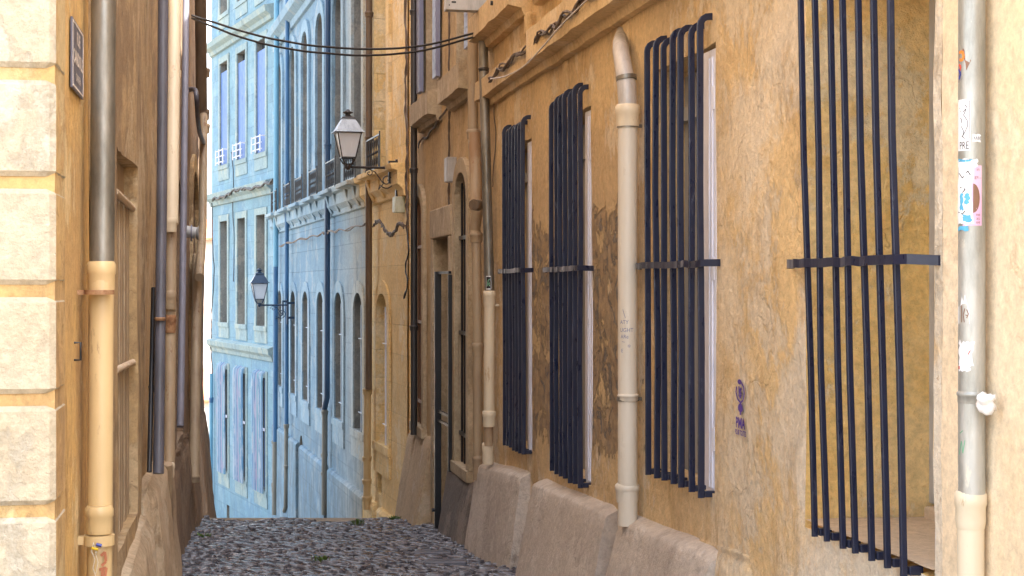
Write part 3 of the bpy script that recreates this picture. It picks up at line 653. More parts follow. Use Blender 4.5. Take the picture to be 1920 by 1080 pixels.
# houses seen through the gap beyond the bend
def simple_house(name, label, X0, X1, Yf, zb, zt, dep, mat, roof='tile', wins=()):
    T = thing(name, label, 'house', FW, ((X0 + X1) / 2, Yf, zb)); mb = MB()
    mb.box(X0, X1, Yf, Yf + dep, zb, zt); mb.build('wall', mat, T)
    MB().prism([(Yf - .4, zt + .02), (Yf + dep / 2, zt + dep * .16), (Yf + dep + .4, zt + .02), (Yf + dep + .4, zt - .1), (Yf - .4, zt - .1)], 0, X0 - .3, X1 + .3).build('roof', roof, T)
    for (x, z) in wins: MB().box(x - .45, x + .45, Yf - .03, Yf + .01, z, z + 1.5).build('window', 'glass', T)
    return T
simple_house('white_house', 'sunlit white house with low tiled eave glimpsed through the gap past the bend', -17.5, -11.0, 62, -8.5, -3.2, 7, 'white_wall', wins=((-16.3, -6.5),))
simple_house('pink_house', 'tall pale pink house behind the white one in the narrow gap', -26, -15, 92, -9, 4.2, 8, 'pink', wins=((-24, 0), (-20, 0), (-22, -4)))

# ================================================================== LEFT CORNER HOUSE
YC = 4.72
CSO = FL.sy(YC)                                        # negative: local x of the left facade runs toward the camera
LH = thing('corner_house', 'ochre plaster house on the left with a cream block corner and a tall slatted shutter', 'house', FL, (FL.sy(8), 0, 0))
SW = H(FL, 223, 256, .12, 2.06)
SLa = FL.sy(11.9)
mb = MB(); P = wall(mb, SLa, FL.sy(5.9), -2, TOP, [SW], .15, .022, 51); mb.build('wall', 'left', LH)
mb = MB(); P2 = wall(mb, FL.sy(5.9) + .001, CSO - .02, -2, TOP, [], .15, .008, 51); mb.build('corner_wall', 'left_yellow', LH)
rv = MB(); reveal(rv, SW, .2, P); rv.build('window_reveal', 'left', LH)
# solid body behind the corner
fm = MB(); fm.box(SLa, CSO - .05, -7, -.5, -2, TOP).box(CSO - .3, CSO - .020, -1.7, .0095, -2, TOP).box(SLa, SLa + .3, -.499, -.03, -2, TOP); fm.build('front_wall', 'stone_side', LH)
MB().box(SLa - .02, CSO + .1, -7.2, .25, TOP + .03, TOP + .2).build('roof', 'tile', LH)
z = -1.0; k = 0; jz = [.71, 1.05, 1.383, 1.714, 2.046]
lev = [.71 - .333 * i for i in range(5, 0, -1)] + jz + [2.046 + .333 * i for i in range(1, 10)]
for a, b in zip(lev, lev[1:]):
    # block corner: chamfered stone, front towards the camera and short side on the lane
    g_ = .019; bx = MB(); x1 = CSO + .0; n = 6
    def pr(c, e): return [(x1 - .27 + c, .012 - e), (x1 - .012 - e, .012 - e), (x1 - e, -.006 - e), (x1 - e, -1.6)]
    zs = [(a + g_, .016), (a + g_ + .016, 0)] + [(a + (b - a) * q, 0) for q in (.3, .5, .7)] + [(b - g_ - .016, 0), (b - g_, .016)]
    rows = []
    cols_ = 5
    for (zz, e) in zs:
        c = random.uniform(-.01, .01); row = [(x1 - .27 + c, .014 - e)]
        for q in range(1, cols_): row.append((x1 - .27 + (.25) * q / cols_, .014 - e + noise.noise(Vector((q, zz * 6, 1))) * .006))
        row += [(x1 - .014 - e, .014 - e), (x1 - e, -.004 - e)]
        for q in (.04, .08, .12, .16, .22, .3, .5, 1.0, 1.6): row.append((x1 - e + noise.noise(Vector((q * 12, zz * 8, 4))) * .004, -q))
        rows.append([(p[0], p[1], zz) for p in row])
    m_ = len(rows[0]); vs = [p for r_ in rows for p in r_]
    fs = [(i * m_ + j, (i + 1) * m_ + j, (i + 1) * m_ + j + 1, i * m_ + j + 1) for i in range(len(rows) - 1) for j in range(m_ - 1)]
    bx.add(vs, fs, False)
    tp = [(p[0], p[1], p[2]) for p in rows[-1]] + [(x1 - .27, -1.6, zs[-1][0])]; bt = [(p[0], p[1], p[2]) for p in rows[0]] + [(x1 - .27, -1.6, zs[0][0])]
    bx.add(tp, [tuple(range(len(tp)))]); bx.add(bt, [tuple(range(len(bt)))[::-1]])
    q_ = bx.build('corner_stone', 'stone', LH, smooth=False); q_.data.materials.append(M['stone_side'])
    for p_ in q_.data.polygons:
        if p_.normal.y * (1 if p_.normal.y > 0 else -1) > .8 and p_.center.y + ORG[q_.name][1][1] > -.02: p_.material_index = 1
# slatted shutter
s0, s1, z0, z1 = SW['s0'], SW['s1'], SW['z0'], SW['z1']
mb = MB(); mb.box(s0, s1, -.10, -.07, z0 - .04, z1)
nn = 11
for i in range(nn): a = s0 + (s1 - s0) * i / nn; mb.box(a + .012, a + (s1 - s0) / nn - .012, -.07, -.04 + random.uniform(-.006, .006), z0 - .03, z1 - .05 - (.12 if z1 else 0))
mb.build('shutter', 'oldwood', LH, bevel=.004)
for zz in (1.83, .97): MB().tube([(s0 + .01, -.02, zz), (s1 - .01, -.02, zz + .02)], .018, 8).build('shutter_rail', 'sillstone', LH)
mb = MB(); mb.tube([(FL.s(150, .02), .0, 1.20), (FL.s(150, .02), .022, 1.20), (FL.s(150, .02), .022, 1.14), (FL.s(150, .02), .0, 1.14)], .004, 6); mb.build('wall_hook', 'black', LH)
# swollen plaster foot
buttress(LH, FL, FL.sy(9.15), FL.sy(6.6), .03, -.10, 0.07, .20, -1, 'left_foot', 52, .04, rnd=.06)
buttress(LH, FL, FL.sy(11.6), FL.sy(9.15) - .004, .24, .20, .09, .17, -1.3, 'left_foot', 53, .05, rnd=.08)

DH = thing('shaded_house', 'dark brown plaster house farther down the left side with arched niches', 'house', FL, (FL.sy(18), 0, -1.5))
SDa, SDb = FL.sy(25.5), SLa - .004; TOPD = 8.6
N1 = H(FL, 355, 366, .2, 2.8, .4); N2 = H(FL, 331, 342, -.1, 2.4, .3)
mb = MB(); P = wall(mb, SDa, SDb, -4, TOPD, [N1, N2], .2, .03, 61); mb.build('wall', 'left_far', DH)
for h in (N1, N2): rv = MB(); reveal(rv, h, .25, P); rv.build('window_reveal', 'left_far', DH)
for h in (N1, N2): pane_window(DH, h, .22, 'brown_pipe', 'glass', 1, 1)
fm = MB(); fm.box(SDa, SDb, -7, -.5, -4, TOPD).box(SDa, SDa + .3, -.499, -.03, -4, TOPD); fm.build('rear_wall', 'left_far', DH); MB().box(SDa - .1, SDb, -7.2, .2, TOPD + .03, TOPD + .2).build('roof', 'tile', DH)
mb = MB(); surround(mb, N1, .22, .05); mb.build('window_surround', 'left', DH, bevel=.01)
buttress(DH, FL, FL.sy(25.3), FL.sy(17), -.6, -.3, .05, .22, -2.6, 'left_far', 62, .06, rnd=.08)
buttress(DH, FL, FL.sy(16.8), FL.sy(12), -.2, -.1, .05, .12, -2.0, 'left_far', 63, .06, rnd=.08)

# ================================================================== PIPES
def pipe(fac, name, label, out, sections, rings=(), clamps=(), group='downpipes on the house fronts'):
    """sections: (part name, material, [(px, py)...], width px); rings: (px, py0, py1, width px, material, part name)"""
    p0 = sections[0][2][0]; pl = sections[-1][2][-1]; sb_ = fac.p(pl[0], pl[1], out)
    T = thing(name, label, 'drainpipe', fac, (sb_[0], out, sb_[2]), group)
    def conv(q, o=out): return fac.p(q[0], q[1], q[2] if len(q) > 2 else o)
    for nm, mt, pts, wd in sections:
        pp = []
        for a, b in zip(pts, pts[1:]):
            A, B = Vector(conv(a)), Vector(conv(b)); k = max(1, int((A - B).length / .5))
            for i in range(k): pp.append(A.lerp(B, i / k))
        pp.append(Vector(conv(pts[-1])))
        Yp = fac.y(pp[0][0], out); r = wd * Yp / F / 2
        MB().tube(pp, r, 20).build(nm, mt, T)
    for px, y0, y1, wd, mt, nm in rings:
        A = conv((px, y0)); B = conv((px, y1)); r = wd * fac.y(A[0], out) / F / 2; zt, zb = A[2], B[2]; h = zt - zb; c = (A[0], out)
        e = min(.012, h * .2)
        MB().lathe(c[0], c[1], [(r * .86, zt), (r, zt - e), (r, zt - h * .35), (r * .93, zt - h * .42), (r * .93, zb + h * .2), (r * .86, zb)], 20).build(nm, mt, T)
    for px, py, mt in clamps:
        A = conv((px, py)); r0 = sections[0][3] * fac.y(A[0], out) / F / 2
        mb = MB(); mb.lathe(A[0], out, [(r0 * 1.12, A[2] + .012), (r0 * 1.12, A[2] - .012)], 20); mb.box(A[0] - .008, A[0] + .008, 0, out, A[2] - .01, A[2] + .01); mb.build('clamp', mt, T)
    return T
# near right pipe half sunk in the plaster, covered in stickers
NP = pipe(FR, 'drainpipe', 'grey metal downpipe covered in stickers at the right edge, dropping into a cream boot', .055,
    [('upper_pipe', 'zinc_light', [(1822, -160), (1822, 925)], 50), ('lower_pipe', 'cream_pvc', [(1820, 925), (1820, 1180)], 50)],
    [(1822, 732, 758, 56, 'zinc_light', 'collar'), (1820, 920, 990, 60, 'cream_pvc', 'boot')])
mb = MB(); sN = FR.s(1840); S_ = [sN - .1 + .02 * i for i in range(10)]
# centre right pipe
CP = pipe(FR, 'drainpipe', 'cream plastic downpipe with pen scribbles, topped by a leaning lead sleeve between two grilles', .085,
    [('pipe', 'white_pvc', [(1177, 232), (1177, 985)], 37)],
    [(1177, 196, 240, 47, 'cream_pvc', 'funnel_collar'), (1178, 738, 752, 41, 'white_pvc', 'joint'), (1176, 906, 942, 46, 'white_pvc', 'lower_collar')], [(1177, 236, 'zinc'), (1177, 748, 'zinc'), ])
A = FR.p(1177, 196, .085); B = FR.p(1166, 130, .085)
pp = [Vector(FR.p(1177, 200, .085)), Vector(FR.p(1175, 160, .09)), Vector(FR.p(1170, 130, .10)), Vector(FR.p(1164, 95, .10)), Vector(FR.p(1163, 78, .07)), Vector(FR.p(1166, 60, .0))]
mb = MB(); mb.tube(pp, [.055, .058, .052, .05, .044, .036], 16); q = MB(); mb.build('lead_sleeve', 'lead', CP)
MB().tube([pp[1] + Vector((0, 0, .03)), pp[1] + Vector((.004, .002, .055))], .062, 16).build('sleeve_seam', 'zinc', CP)
FR_ = FR
ZP = pipe(FR, 'drainpipe', 'shiny grey zinc downpipe leaning beside a cream one, running into a rust-stained lower length', .09,
    [('upper_pipe', 'zinc', [(903, -60), (907, 130), (918, 545)], 18), ('lower_pipe', 'tan_cream', [(918, 545), (917, 775)], 19), ('foot_pipe', 'tan_cream', [(916, 775), (914, 868)], 18)] if False else
    [('upper_pipe', 'zinc', [(903, -60), (907, 130), (918, 545)], 18), ('lower_pipe', 'cream_pvc', [(918, 545), (917, 775)], 20), ('foot_pipe', 'rusty_tan', [(917, 790), (916, 835)], 17)],
    [(907, 127, 136, 21, 'zinc_dark', 'joint'), (918, 545, 575, 24, 'cream_pvc', 'collar'), (917, 770, 800, 26, 'cream_pvc', 'collar'), (915, 830, 870, 23, 'cream_pvc', 'shoe')], [(918, 572, 'cream_pvc')])
BP = pipe(FR, 'drainpipe', 'thick tan downpipe with an offset bend and side outlet, left of the zinc pipe', .10,
    [('upper_pipe', 'tan_pipe', [(886, -60), (887, 250)], 20), ('middle_pipe', 'rusty_tan', [(890, 250), (893, 385)], 23), ('offset_bend', 'tan_pipe', [(893, 385), (894, 400), (890, 430), (893, 445)], 22),
     ('lower_pipe', 'tan_pipe', [(893, 445), (896, 640), (896, 900)], 18)],
    [(888, 243, 262, 27, 'tan_pipe', 'collar'), (890, 262, 305, 25, 'tan_pipe', 'sleeve'), (893, 375, 395, 28, 'tan_pipe', 'collar'), (893, 436, 455, 26, 'tan_pipe', 'collar'), (896, 643, 668, 23, 'tan_pipe', 'collar'), (896, 855, 875, 22, 'tan_pipe', 'collar')])
a = FR.p(897, 385, .14); MB().tube([a, (a[0] - .10, a[1] + .06, a[2])], .05, 14).tube([(a[0] - .101, a[1] + .0606, a[2]), (a[0] - .104, a[1] + .0625, a[2])], .038, 14).build('side_outlet', 'brown_pipe', BP)
DP = pipe(FR, 'drainpipe', 'thin black downpipe at the corner where brown house meets yellow', .10, [('pipe', 'zinc_dark', [(776, -60), (776, 815)], 13)],
    [(776, 18, 28, 17, 'zinc_dark', 'joint'), (776, 315, 325, 17, 'zinc_dark', 'joint'), (776, 610, 620, 17, 'zinc_dark', 'joint')])
# pipes on the yellow and blue fronts
pipe(F2, 'drainpipe', 'brown downpipe on the seam of yellow and blue fronts, cream below', .12, [('upper_pipe', 'zinc_dark2', [(692, -60), (691, 730)], 13), ('lower_pipe', 'yellow_pipe', [(689, 728), (688, 950)], 14)] if False else
    [('upper_pipe', 'brown_pipe', [(692, -60), (691, 730)], 13), ('lower_pipe', 'yellow_pipe', [(689, 728), (688, 955)], 14)],
    [(692, 22, 32, 17, 'brown_pipe', 'joint'), (692, 255, 265, 17, 'brown_pipe', 'joint'), (689, 728, 740, 19, 'yellow_pipe', 'collar'), (688, 855, 865, 19, 'yellow_pipe', 'collar'), (688, 898, 908, 19, 'yellow_pipe', 'collar'), (688, 930, 940, 19, 'yellow_pipe', 'collar')])
pipe(F2, 'drainpipe', 'slate blue downpipe with a kinked foot between two arched blue windows', .12, [('upper_pipe', 'navy_pipe', [(615, -60), (613, 745), (608, 768)], 11), ('lower_pipe', 'grey_pipe', [(609, 768), (608, 965)], 11)],
    [(614, 270, 280, 14, 'navy_pipe', 'joint'), (609, 770, 778, 14, 'grey_pipe', 'collar'), (608, 850, 857, 14, 'grey_pipe', 'collar'), (608, 885, 892, 14, 'grey_pipe', 'collar')])
pipe(F2, 'drainpipe', 'deep blue downpipe running past the far street lamp bracket', .12, [('upper_pipe', 'blue_pipe', [(539, -60), (537, 795)], 8), ('lower_pipe', 'grey_pipe', [(537, 795), (536, 950), (533, 958)], 8)],
    [(538, 165, 172, 10, 'blue_pipe', 'joint'), (537, 795, 803, 11, 'grey_pipe', 'collar'), (537, 872, 877, 11, 'grey_pipe', 'collar')])
pipe(F2, 'drainpipe', 'light blue downpipe in the angle of the bend, farthest on the lane', .12, [('upper_pipe', 'sky_pipe', [(519, -60), (517, 500)], 10), ('middle_pipe', 'blue_pipe', [(517, 500), (516, 828)], 9), ('lower_pipe', 'grey_pipe', [(516, 828), (515, 965)], 10)],
    [(518, 135, 141, 12, 'sky_pipe', 'joint'), (517, 210, 216, 12, 'sky_pipe', 'joint'), (515, 826, 832, 13, 'grey_pipe', 'collar'), (515, 905, 925, 12, 'brown_pipe', 'collar')])
# left pipes
LP = pipe(FL, 'drainpipe', 'fat downpipe nearest on the left, tarnished zinc above and yellow plastic below', .075,
    [('upper_pipe', 'zinc', [(195, -120), (191, 495)], 45), ('lower_pipe', 'yellow_pipe', [(190, 495), (186, 1180)], 46)],
    [(190, 490, 552, 54, 'yellow_pipe', 'collar'), (186, 948, 1000, 53, 'yellow_pipe', 'collar')])
a = FL.p(194, 42, .075); MB().lathe(a[0], a[1], [(.0445, a[2] + .004), (.0445, a[2] - .004)], 20).build('seam', 'brown_pipe', LP)
a = FL.p(186, 1012, .075); r_ = .048; mb = MB(); mb.lathe(a[0], a[1], [(r_ * 1.12, a[2] + .018), (r_ * 1.12, a[2] - .018)], 20); mb.box(a[0] - .01, a[0] + .01, -.02, .075, a[2] - .015, a[2] + .015); mb.build('strap', 'yellow_pipe', LP)
a = FL.p(186, 548, .075); mb = MB(); mb.lathe(a[0], a[1], [(r_ * 1.1, a[2] + .008), (r_ * 1.1, a[2] - .008)], 20).box(a[0] - .008, a[0] + .008, -.02, .075, a[2] - .008, a[2] + .008); mb.build('strap', 'rust', LP)
pipe(FL, 'drainpipe', 'dark slate downpipe left of the cream one on the shaded left side', .10, [('pipe', 'slate_pipe', [(307, -120), (303, 400), (297, 888)], 19)],
    [(300, 595, 601, 21, 'rust', 'joint')])
pipe(FL, 'drainpipe', 'thin black downpipe with flaking paint behind the slate pipe', .05, [('pipe', 'black', [(288, 540), (280, 885)], 9)], [(284, 722, 735, 12, 'black', 'joint')])
pipe(FL, 'drainpipe', 'cream downpipe with a rusted collar, middle of the left pipes', .09, [('upper_pipe', 'cream_pvc', [(329, -120), (324, 415)], 24), ('lower_pipe', 'tan_pipe2', [(320, 415), (315, 1180)], 20)] if False else
    [('upper_pipe', 'cream_pvc', [(329, -120), (322, 420)], 23), ('lower_pipe', 'tan_pipe', [(321, 420), (317, 870)], 21), ('foot_pipe', 'tan_pipe', [(315, 870), (322, 1180)], 17)],
    [(326, 130, 168, 27, 'cream_pvc', 'collar'), (320, 408, 435, 24, 'cream_pvc', 'collar'), (319, 545, 580, 24, 'tan_pipe', 'collar'), (319, 590, 624, 23, 'rust', 'rusty_collar'), (316, 868, 895, 24, 'cream_pvc', 'collar')])
pipe(FL, 'drainpipe', 'slim slate grey downpipe squeezed right of the cream one, left side', .09, [('pipe', 'lav_pipe', [(350, -120), (347, 170), (342, 560), (338, 800)], 12)], [(348, 168, 176, 14, 'lav_pipe', 'joint')])
pipe(FL, 'drainpipe', 'wide brown downpipe high at the far left corner where the cables start', .14, [('upper_pipe', 'brown_pipe', [(375, -120), (378, 205)], 22), ('lower_pipe', 'tan_pipe', [(382, 205), (380, 420), (374, 520)], 15)],
    [(384, 128, 145, 20, 'brown_pipe', 'collar'), (382, 205, 225, 22, 'brown_pipe', 'collar'), (383, 232, 250, 22, 'tan_pipe', 'collar')])
pipe(FL, 'drainpipe', 'grey-brown downpipe at eye level near the far end of the left side', .10, [('pipe', 'tan_pipe', [(370, 480), (364, 895)], 18)], [(370, 508, 520, 21, 'tan_pipe', 'collar'), (364, 890, 905, 21, 'tan_pipe', 'collar')])

# ================================================================== GRILLES
def grille(label, s_near, s_far, zt, zb, zr, o_top, o_bot, r_near, r_far, n=7, seed=1, bw=.0075, bd=.0175):
    rnd = random.Random(seed); T = thing('window_grille', label, 'window grille', FR, ((s_near + s_far) / 2, 0, zb), 'iron grilles over the ground floor windows')
    for i in range(n):
        s = s_near + (s_far - s_near) * i / (n - 1) + rnd.uniform(-.012, .012); k = .0125; zt_ = zt + rnd.uniform(-.02, .02); zb_ = zb + rnd.uniform(-.01, .01)
        lean = rnd.uniform(-.012, .012)
        pts = [(s + lean, -.03, zt_ + .005), (s + lean, .005, zt_ + .010)] + [(s + lean, o_top - .05 + .05 * math.sin(t), zt_ - .04 + .05 * math.cos(t)) for t in (R(20), R(45), R(70), R(90))]
        m_ = rnd.uniform(-.006, .008)
        pts += [(s + lean * .5, o_top * .7 + o_bot * .3 + m_, zt_ - (zt_ - zb_) * .35), (s, o_top * .35 + o_bot * .65 - m_, zt_ - (zt_ - zb_) * .7), (s, o_bot, zb_ + .02), (s, o_bot, zb_)]
        MB().tube(pts, 1.4142, sq=True, el=(bd, bw)).box(s - .016, s + .016, -.015, o_bot - .016, zb_ + .003, zb_ + .035).build('bar', 'navy', T, bevel=.004)
        if False: pass
    oc = o_top * .5 + o_bot * .5
    mb = MB(); S = lines(r_near, r_far, [], .06); vs = []
    for s in S:
        q = rnd.uniform(-.004, .004); inside = s_near - .05 < s < s_far + .05
        e = min(1, max(0, (s - r_near) / max(.01, s_near - .06 - r_near))) if s < s_near - .05 else (min(1, max(0, (r_far - s) / max(.01, r_far - s_far - .06))) if s > s_far + .05 else 1)
        oo = .0 + (oc + .026) * (e ** .5)
        for (do, dz) in ((0, -.018), (.010, -.018), (.010, .018), (0, .018)): vs.append((s, oo + do + q, zr + dz + q))
    m_ = len(S); mb.add(vs, [(i * 4 + j, (i + 1) * 4 + j, (i + 1) * 4 + (j + 1) % 4, i * 4 + (j + 1) % 4) for i in range(m_ - 1) for j in range(4)] + [(0, 1, 2, 3), (m_ * 4 - 4, m_ * 4 - 1, m_ * 4 - 2, m_ * 4 - 3)])
    mb.build('cross_rail', 'navy', T)
    return T
def sY(px, o): return FR.s(px, o)
grille('nearest and widest navy iron grille, its seven bars standing over the deep yellow reveal', sY(1680, .09), sY(1512, .09), 2.78, .36, 1.49, .115, .055, FR.s(1763), FR.s(1490), seed=2, bw=.009, bd=.0125)
grille('navy iron grille right of the scribbled cream pipe, over a white framed window', sY(1314, .06), sY(1216, .06), 2.76, .32, 1.51, .065, .06, FR.s(1352), FR.s(1203), seed=3)
grille('navy iron grille left of the scribbled cream pipe', sY(1088, .06), sY(1035, .06), 2.75, .03, 1.515, .065, .06, FR.s(1113), FR.s(1026), seed=4)
grille('farthest navy iron grille, beside the shiny zinc pipe', sY(982, .06), sY(947, .06), 2.73, .04, 1.52, .065, .06, FR.s(1001), FR.s(941), seed=5)

# iron gate before the brown door
sg0, sg1 = FR.s(820, .10), FR.s(849, .04)
G = thing('iron_gate', 'tall black iron gate frame standing open at the brown house door', 'gate', FR, (sg0, .08, -1.31))
MB().box(sg0 - .03, sg0 + .03, .06, .13, -1.33, 1.55).build('post', 'black', G, bevel=.004)
zt = FR.z(515, sg1, .05); MB().box(sg1 - .02, sg1 + .02, .05, .09, -.55, zt).build('post', 'black', G, bevel=.004)
mb = MB()
for zz in (1.535, .03, -.07): mb.tube([(sg0 - .02 if zz > 1 else sg0, .09, zz), (sg1, .07, zz)], .02, sq=True)
mb.build('cross_bar', 'black', G)
mb = MB(); mb.tube([(sg0 + .02, .09, -1.05), (sg0 + .14, .0, -1.05)], .012, 6).tube([(sg0, .09, -1.05), (sg0, .16, -1.05)], .02, 6); mb.build('hinge', 'black', G)

# ================================================================== LAMPS
def lamp(label, s, o_wall, z_arm, arm, hgt, mat, roofmat):
    k = hgt / .8; T = thing('street_lamp', label, 'street lamp', F2, (s, 0, z_arm), 'bracket lanterns on the lane')
    mb = MB(); mb.box(s - .025, s + .025, o_wall, o_wall + .03, z_arm - .42, z_arm + .12).box(s - .02, s + .02, o_wall + .1, o_wall + .13, z_arm - .22, z_arm + .1)
    mb.box(s - .02, s + .02, o_wall + .03, o_wall + .1, z_arm + .06, z_arm + .1).box(s - .02, s + .02, 0, o_wall, z_arm - .3, z_arm - .25).box(s - .02, s + .02, 0, o_wall, z_arm + .02, z_arm + .07); mb.build('bracket', mat, T)
    e = o_wall + arm; MB().tube([(s, o_wall + .03, z_arm), (s, e, z_arm)], .018, 8).build('arm', mat, T)
    sp = [(s, e - .26, z_arm), (s, e - .38, z_arm - .06), (s, e - .5, z_arm - .22), (s, o_wall + .2, z_arm - .30)]
    for i in range(26):
        t = -1.5 + i * .42; rr = .115 * (1 - i / 29); sp.append((s, o_wall + .17 - rr * math.sin(t) * 1.0 - .02, z_arm - .185 + -rr * math.cos(t)))
    mb = MB(); mb.tube(sp[:3] + [(s, o_wall + .27, z_arm - .305)] + sp[5:], .009, 6)
    sc = []
    for i in range(18): t = i * .5; rr = .06 * (1 - i / 20); sc.append((s, e - .3 + rr * math.cos(t), z_arm - .075 + rr * math.sin(t)))
    mb.tube(sc, .007, 6); mb.build('scroll', mat, T)
    z0 = z_arm; g0 = z0 + .13 * k; g1 = g0 + .34 * k; r0, r1 = .095 * k, .165 * k
    mb = MB(); mb.lathe(s, e, [(.02, z0 - .04), (.04, z0 - .01), (.04, z0 + .03), (.025, z0 + .05)], 12)
    for sx in (-1, 1):
        for sy in (-1, 1):
            mb.tube([(s, e, z0 + .03), (s + sx * .06 * k, e + sy * .06 * k, z0 + .05 * k), (s + sx * r0, e + sy * r0, g0)], .010, 6)
            mb.tube([(s + sx * r0, e + sy * r0, g0), (s + sx * r1, e + sy * r1, g1)], .011, sq=True)
    for rr, zz in ((r0, g0), (r1, g1)):
        for (a, b, c, d) in ((-1, -1, 1, -1), (1, -1, 1, 1), (1, 1, -1, 1), (-1, 1, -1, -1)): mb.tube([(s + a * rr, e + b * rr, zz), (s + c * rr, e + d * rr, zz)], .011, sq=True)
    mb.build('lantern_frame', mat, T)
    def frust(r0, r1, z0, z1): return [(s - r0, e - r0, z0), (s + r0, e - r0, z0), (s + r0, e + r0, z0), (s - r0, e + r0, z0), (s - r1, e - r1, z1), (s + r1, e - r1, z1), (s + r1, e + r1, z1), (s - r1, e + r1, z1)]
    BF = [(0, 3, 2, 1), (4, 5, 6, 7), (0, 1, 5, 4), (1, 2, 6, 5), (2, 3, 7, 6), (3, 0, 4, 7)]
    MB().add(frust(r0 - .006, r1 - .006, g0 + .004, g1 - .004), BF).build('glass', 'milk', T)
    mb = MB(); mb.add(frust(r1 + .045 * k, r1 + .035 * k, g1 + .006, g1 + .022), BF).add(frust(r1 + .02 * k, .085 * k, g1 + .023, g1 + .20 * k), BF); mb.build('lantern_roof', roofmat, T)
    zt = g1 + .20 * k; mb = MB(); mb.add(frust(.10 * k, .09 * k, zt + .002, zt + .02), BF)
    mb.lathe(s, e, [(.085 * k, zt + .021), (.045 * k, zt + .04), (.035 * k, zt + .065), (.07 * k, zt + .08), (.075 * k, zt + .09), (.03 * k, zt + .11), (.02, zt + .13)], 14); mb.build('finial', mat, T)
    return T
s = F2.s(748, .03); lamp('near bracket lantern with milky glass on the yellow house, above the lane', s, .05, F2.z(315, s, .1), .70, .80, 'lampmetal', 'lamproof')
s = F2.s(541, .13); lamp('far dark blue bracket lantern hanging before the pale house', s, .14, F2.z(572, s, .1), .62, .80, 'lampblue', 'lampblue')

# ================================================================== BALCONY RAILINGS
def railing(c, label, first=None):
    T = thing('balcony_railing', label, 'railing', F2, (c, .16, 3.08), 'black iron balcony railings on the string course')
    mb = MB()
    for zz in (3.11, 3.58): mb.box(c - .58, c + .58, .15, .168, zz, zz + .022)
    for ss in (c - .58, c + .56): mb.box(ss, ss + .02, .15, .168, 3.085, 3.64)
    mb.build('rail_frame', 'black', T)
    mb = MB()
    for k in range(6):
        ss = c - .46 + .184 * k; mb.tube([(ss, .16, 3.13), (ss, .16, 3.58)], 0.0065, 6)
        for sg in (-1, 1):
            mb.tube([(ss + sg * .01, .16, 3.14), (ss + sg * .055, .16, 3.19), (ss + sg * .05, .16, 3.26), (ss + sg * .012, .16, 3.30), (ss + sg * .012, .16, 3.40), (ss + sg * .05, .16, 3.45), (ss + sg * .055, .16, 3.52), (ss + sg * .01, .16, 3.565)], 0.0065, 5)
        mb.lathe(ss, .16, [(.005, 3.32), (.022, 3.35), (.005, 3.38)], 8)
    mb.build('scrollwork', 'black', T); return T
RL = ['black scrolled balcony railing on the yellow house, nearest of the row', 'balcony railing on the blue house directly behind the near lantern arm', 'balcony railing seen just under the near lantern', 'balcony railing left of the slate blue pipe, third along the blue house',
      'balcony railing midway between the slate blue and deep blue pipes', 'balcony railing just right of the deep blue pipe', 'farthest balcony railing, between the deep blue and light blue pipes']
r0 = railing(F2.s(719), RL[0])
for px, lb in zip([673, 636, 602, 574, 551, 526], RL[1:]):
    c = r0.copy(); COL.objects.link(c); c.location = F2.world(F2.s(px), .16, 3.08); c['label'] = lb
    for ch in r0.children: g_ = ch.copy(); COL.objects.link(g_); g_.parent = c

# ================================================================== CABLES
def cable(name, label, fac, pts, r, mat, twist=0, n=40, nstr=1, seed=0):
    """hanging or clipped cable through the given (s, o, z) points"""
    P = [Vector(p) for p in pts]; rnd = random.Random(seed); out = []
    def cr(p0, p1, p2, p3, t): return .5 * ((2 * p1) + (-p0 + p2) * t + (2 * p0 - 5 * p1 + 4 * p2 - p3) * t * t + (-p0 + 3 * p1 - 3 * p2 + p3) * t ** 3)
    m = max(3, n // (len(P) - 1))
    for i in range(len(P) - 1):
        a, b, c, d = P[max(i - 1, 0)], P[i], P[i + 1], P[min(i + 2, len(P) - 1)]
        out += [cr(a, b, c, d, k / m) for k in range(m)]
    out.append(P[-1]); mb = MB()
    for q in range(nstr):
        ph = rnd.uniform(0, 6.28); tw = []
        for i, p in enumerate(out):
            j = noise.noise_vector(Vector((i * .35, q * 7.1, seed))) * twist * 1.2 if twist else Vector()
            tw.append(p + j + (Vector((math.cos(ph + i * .9), 0, math.sin(ph + i * .9))) * twist if nstr > 1 else Vector()))
        mb.tube(tw, r, 6)
    o = mb.build(name, mat, None, fac, tuple(P[0])); tag(o, label, 'cable'); return o
# two black cables across the lane
A = FL.p(360, 30, .1); Aw = FL.world(*A); B = FR.p(897, 60, .16); Bw = FR.world(*B)
def span(px_py, k): # depth interpolated from left fixing to right fixing
    out = []
    for (px, py) in px_py:
        t = (px - 360) / (897 - 360); Yd = 1 / ((1 - t) / Aw.y + t / Bw.y); out.append((Yd * (px - CX) / F, Yd, EZ + (HY - py) * Yd / F))
    return out
cable('overhead_cable', 'upper of two black cables sagging across the lane', FW, span([(360, 29), (430, 51), (520, 75), (620, 89), (720, 92), (810, 82), (897, 60)], 0), .011, 'cable', .004)
cable('overhead_cable', 'lower of two black cables sagging across the lane', FW, span([(360, 34), (430, 62), (520, 88), (620, 101), (700, 104), (800, 93), (897, 67)], 0), .011, 'cable', .004)
h_ = MB(); h_.tube([FR.p(895, 61, .18), FR.p(913, 60, .0)], .018, 8); tag(h_.build('cable_hook', 'black', None, FR, FR.p(913, 60, 0)), 'black iron arm holding the overhead cables beside the zinc pipe', 'hook')
cable('cable_bundle', 'twisted bundle of old cables slanting over the band course', FR, [FR.p(x, y, .19 if x > 1000 else .15) for x, y in ((918, 150), (940, 128), (970, 103), (1000, 82), (1015, 64), (1040, 48), (1060, 30), (1100, -6), (1180, -70))], .008, 'cablebrown', .02, 60, 4, 3)
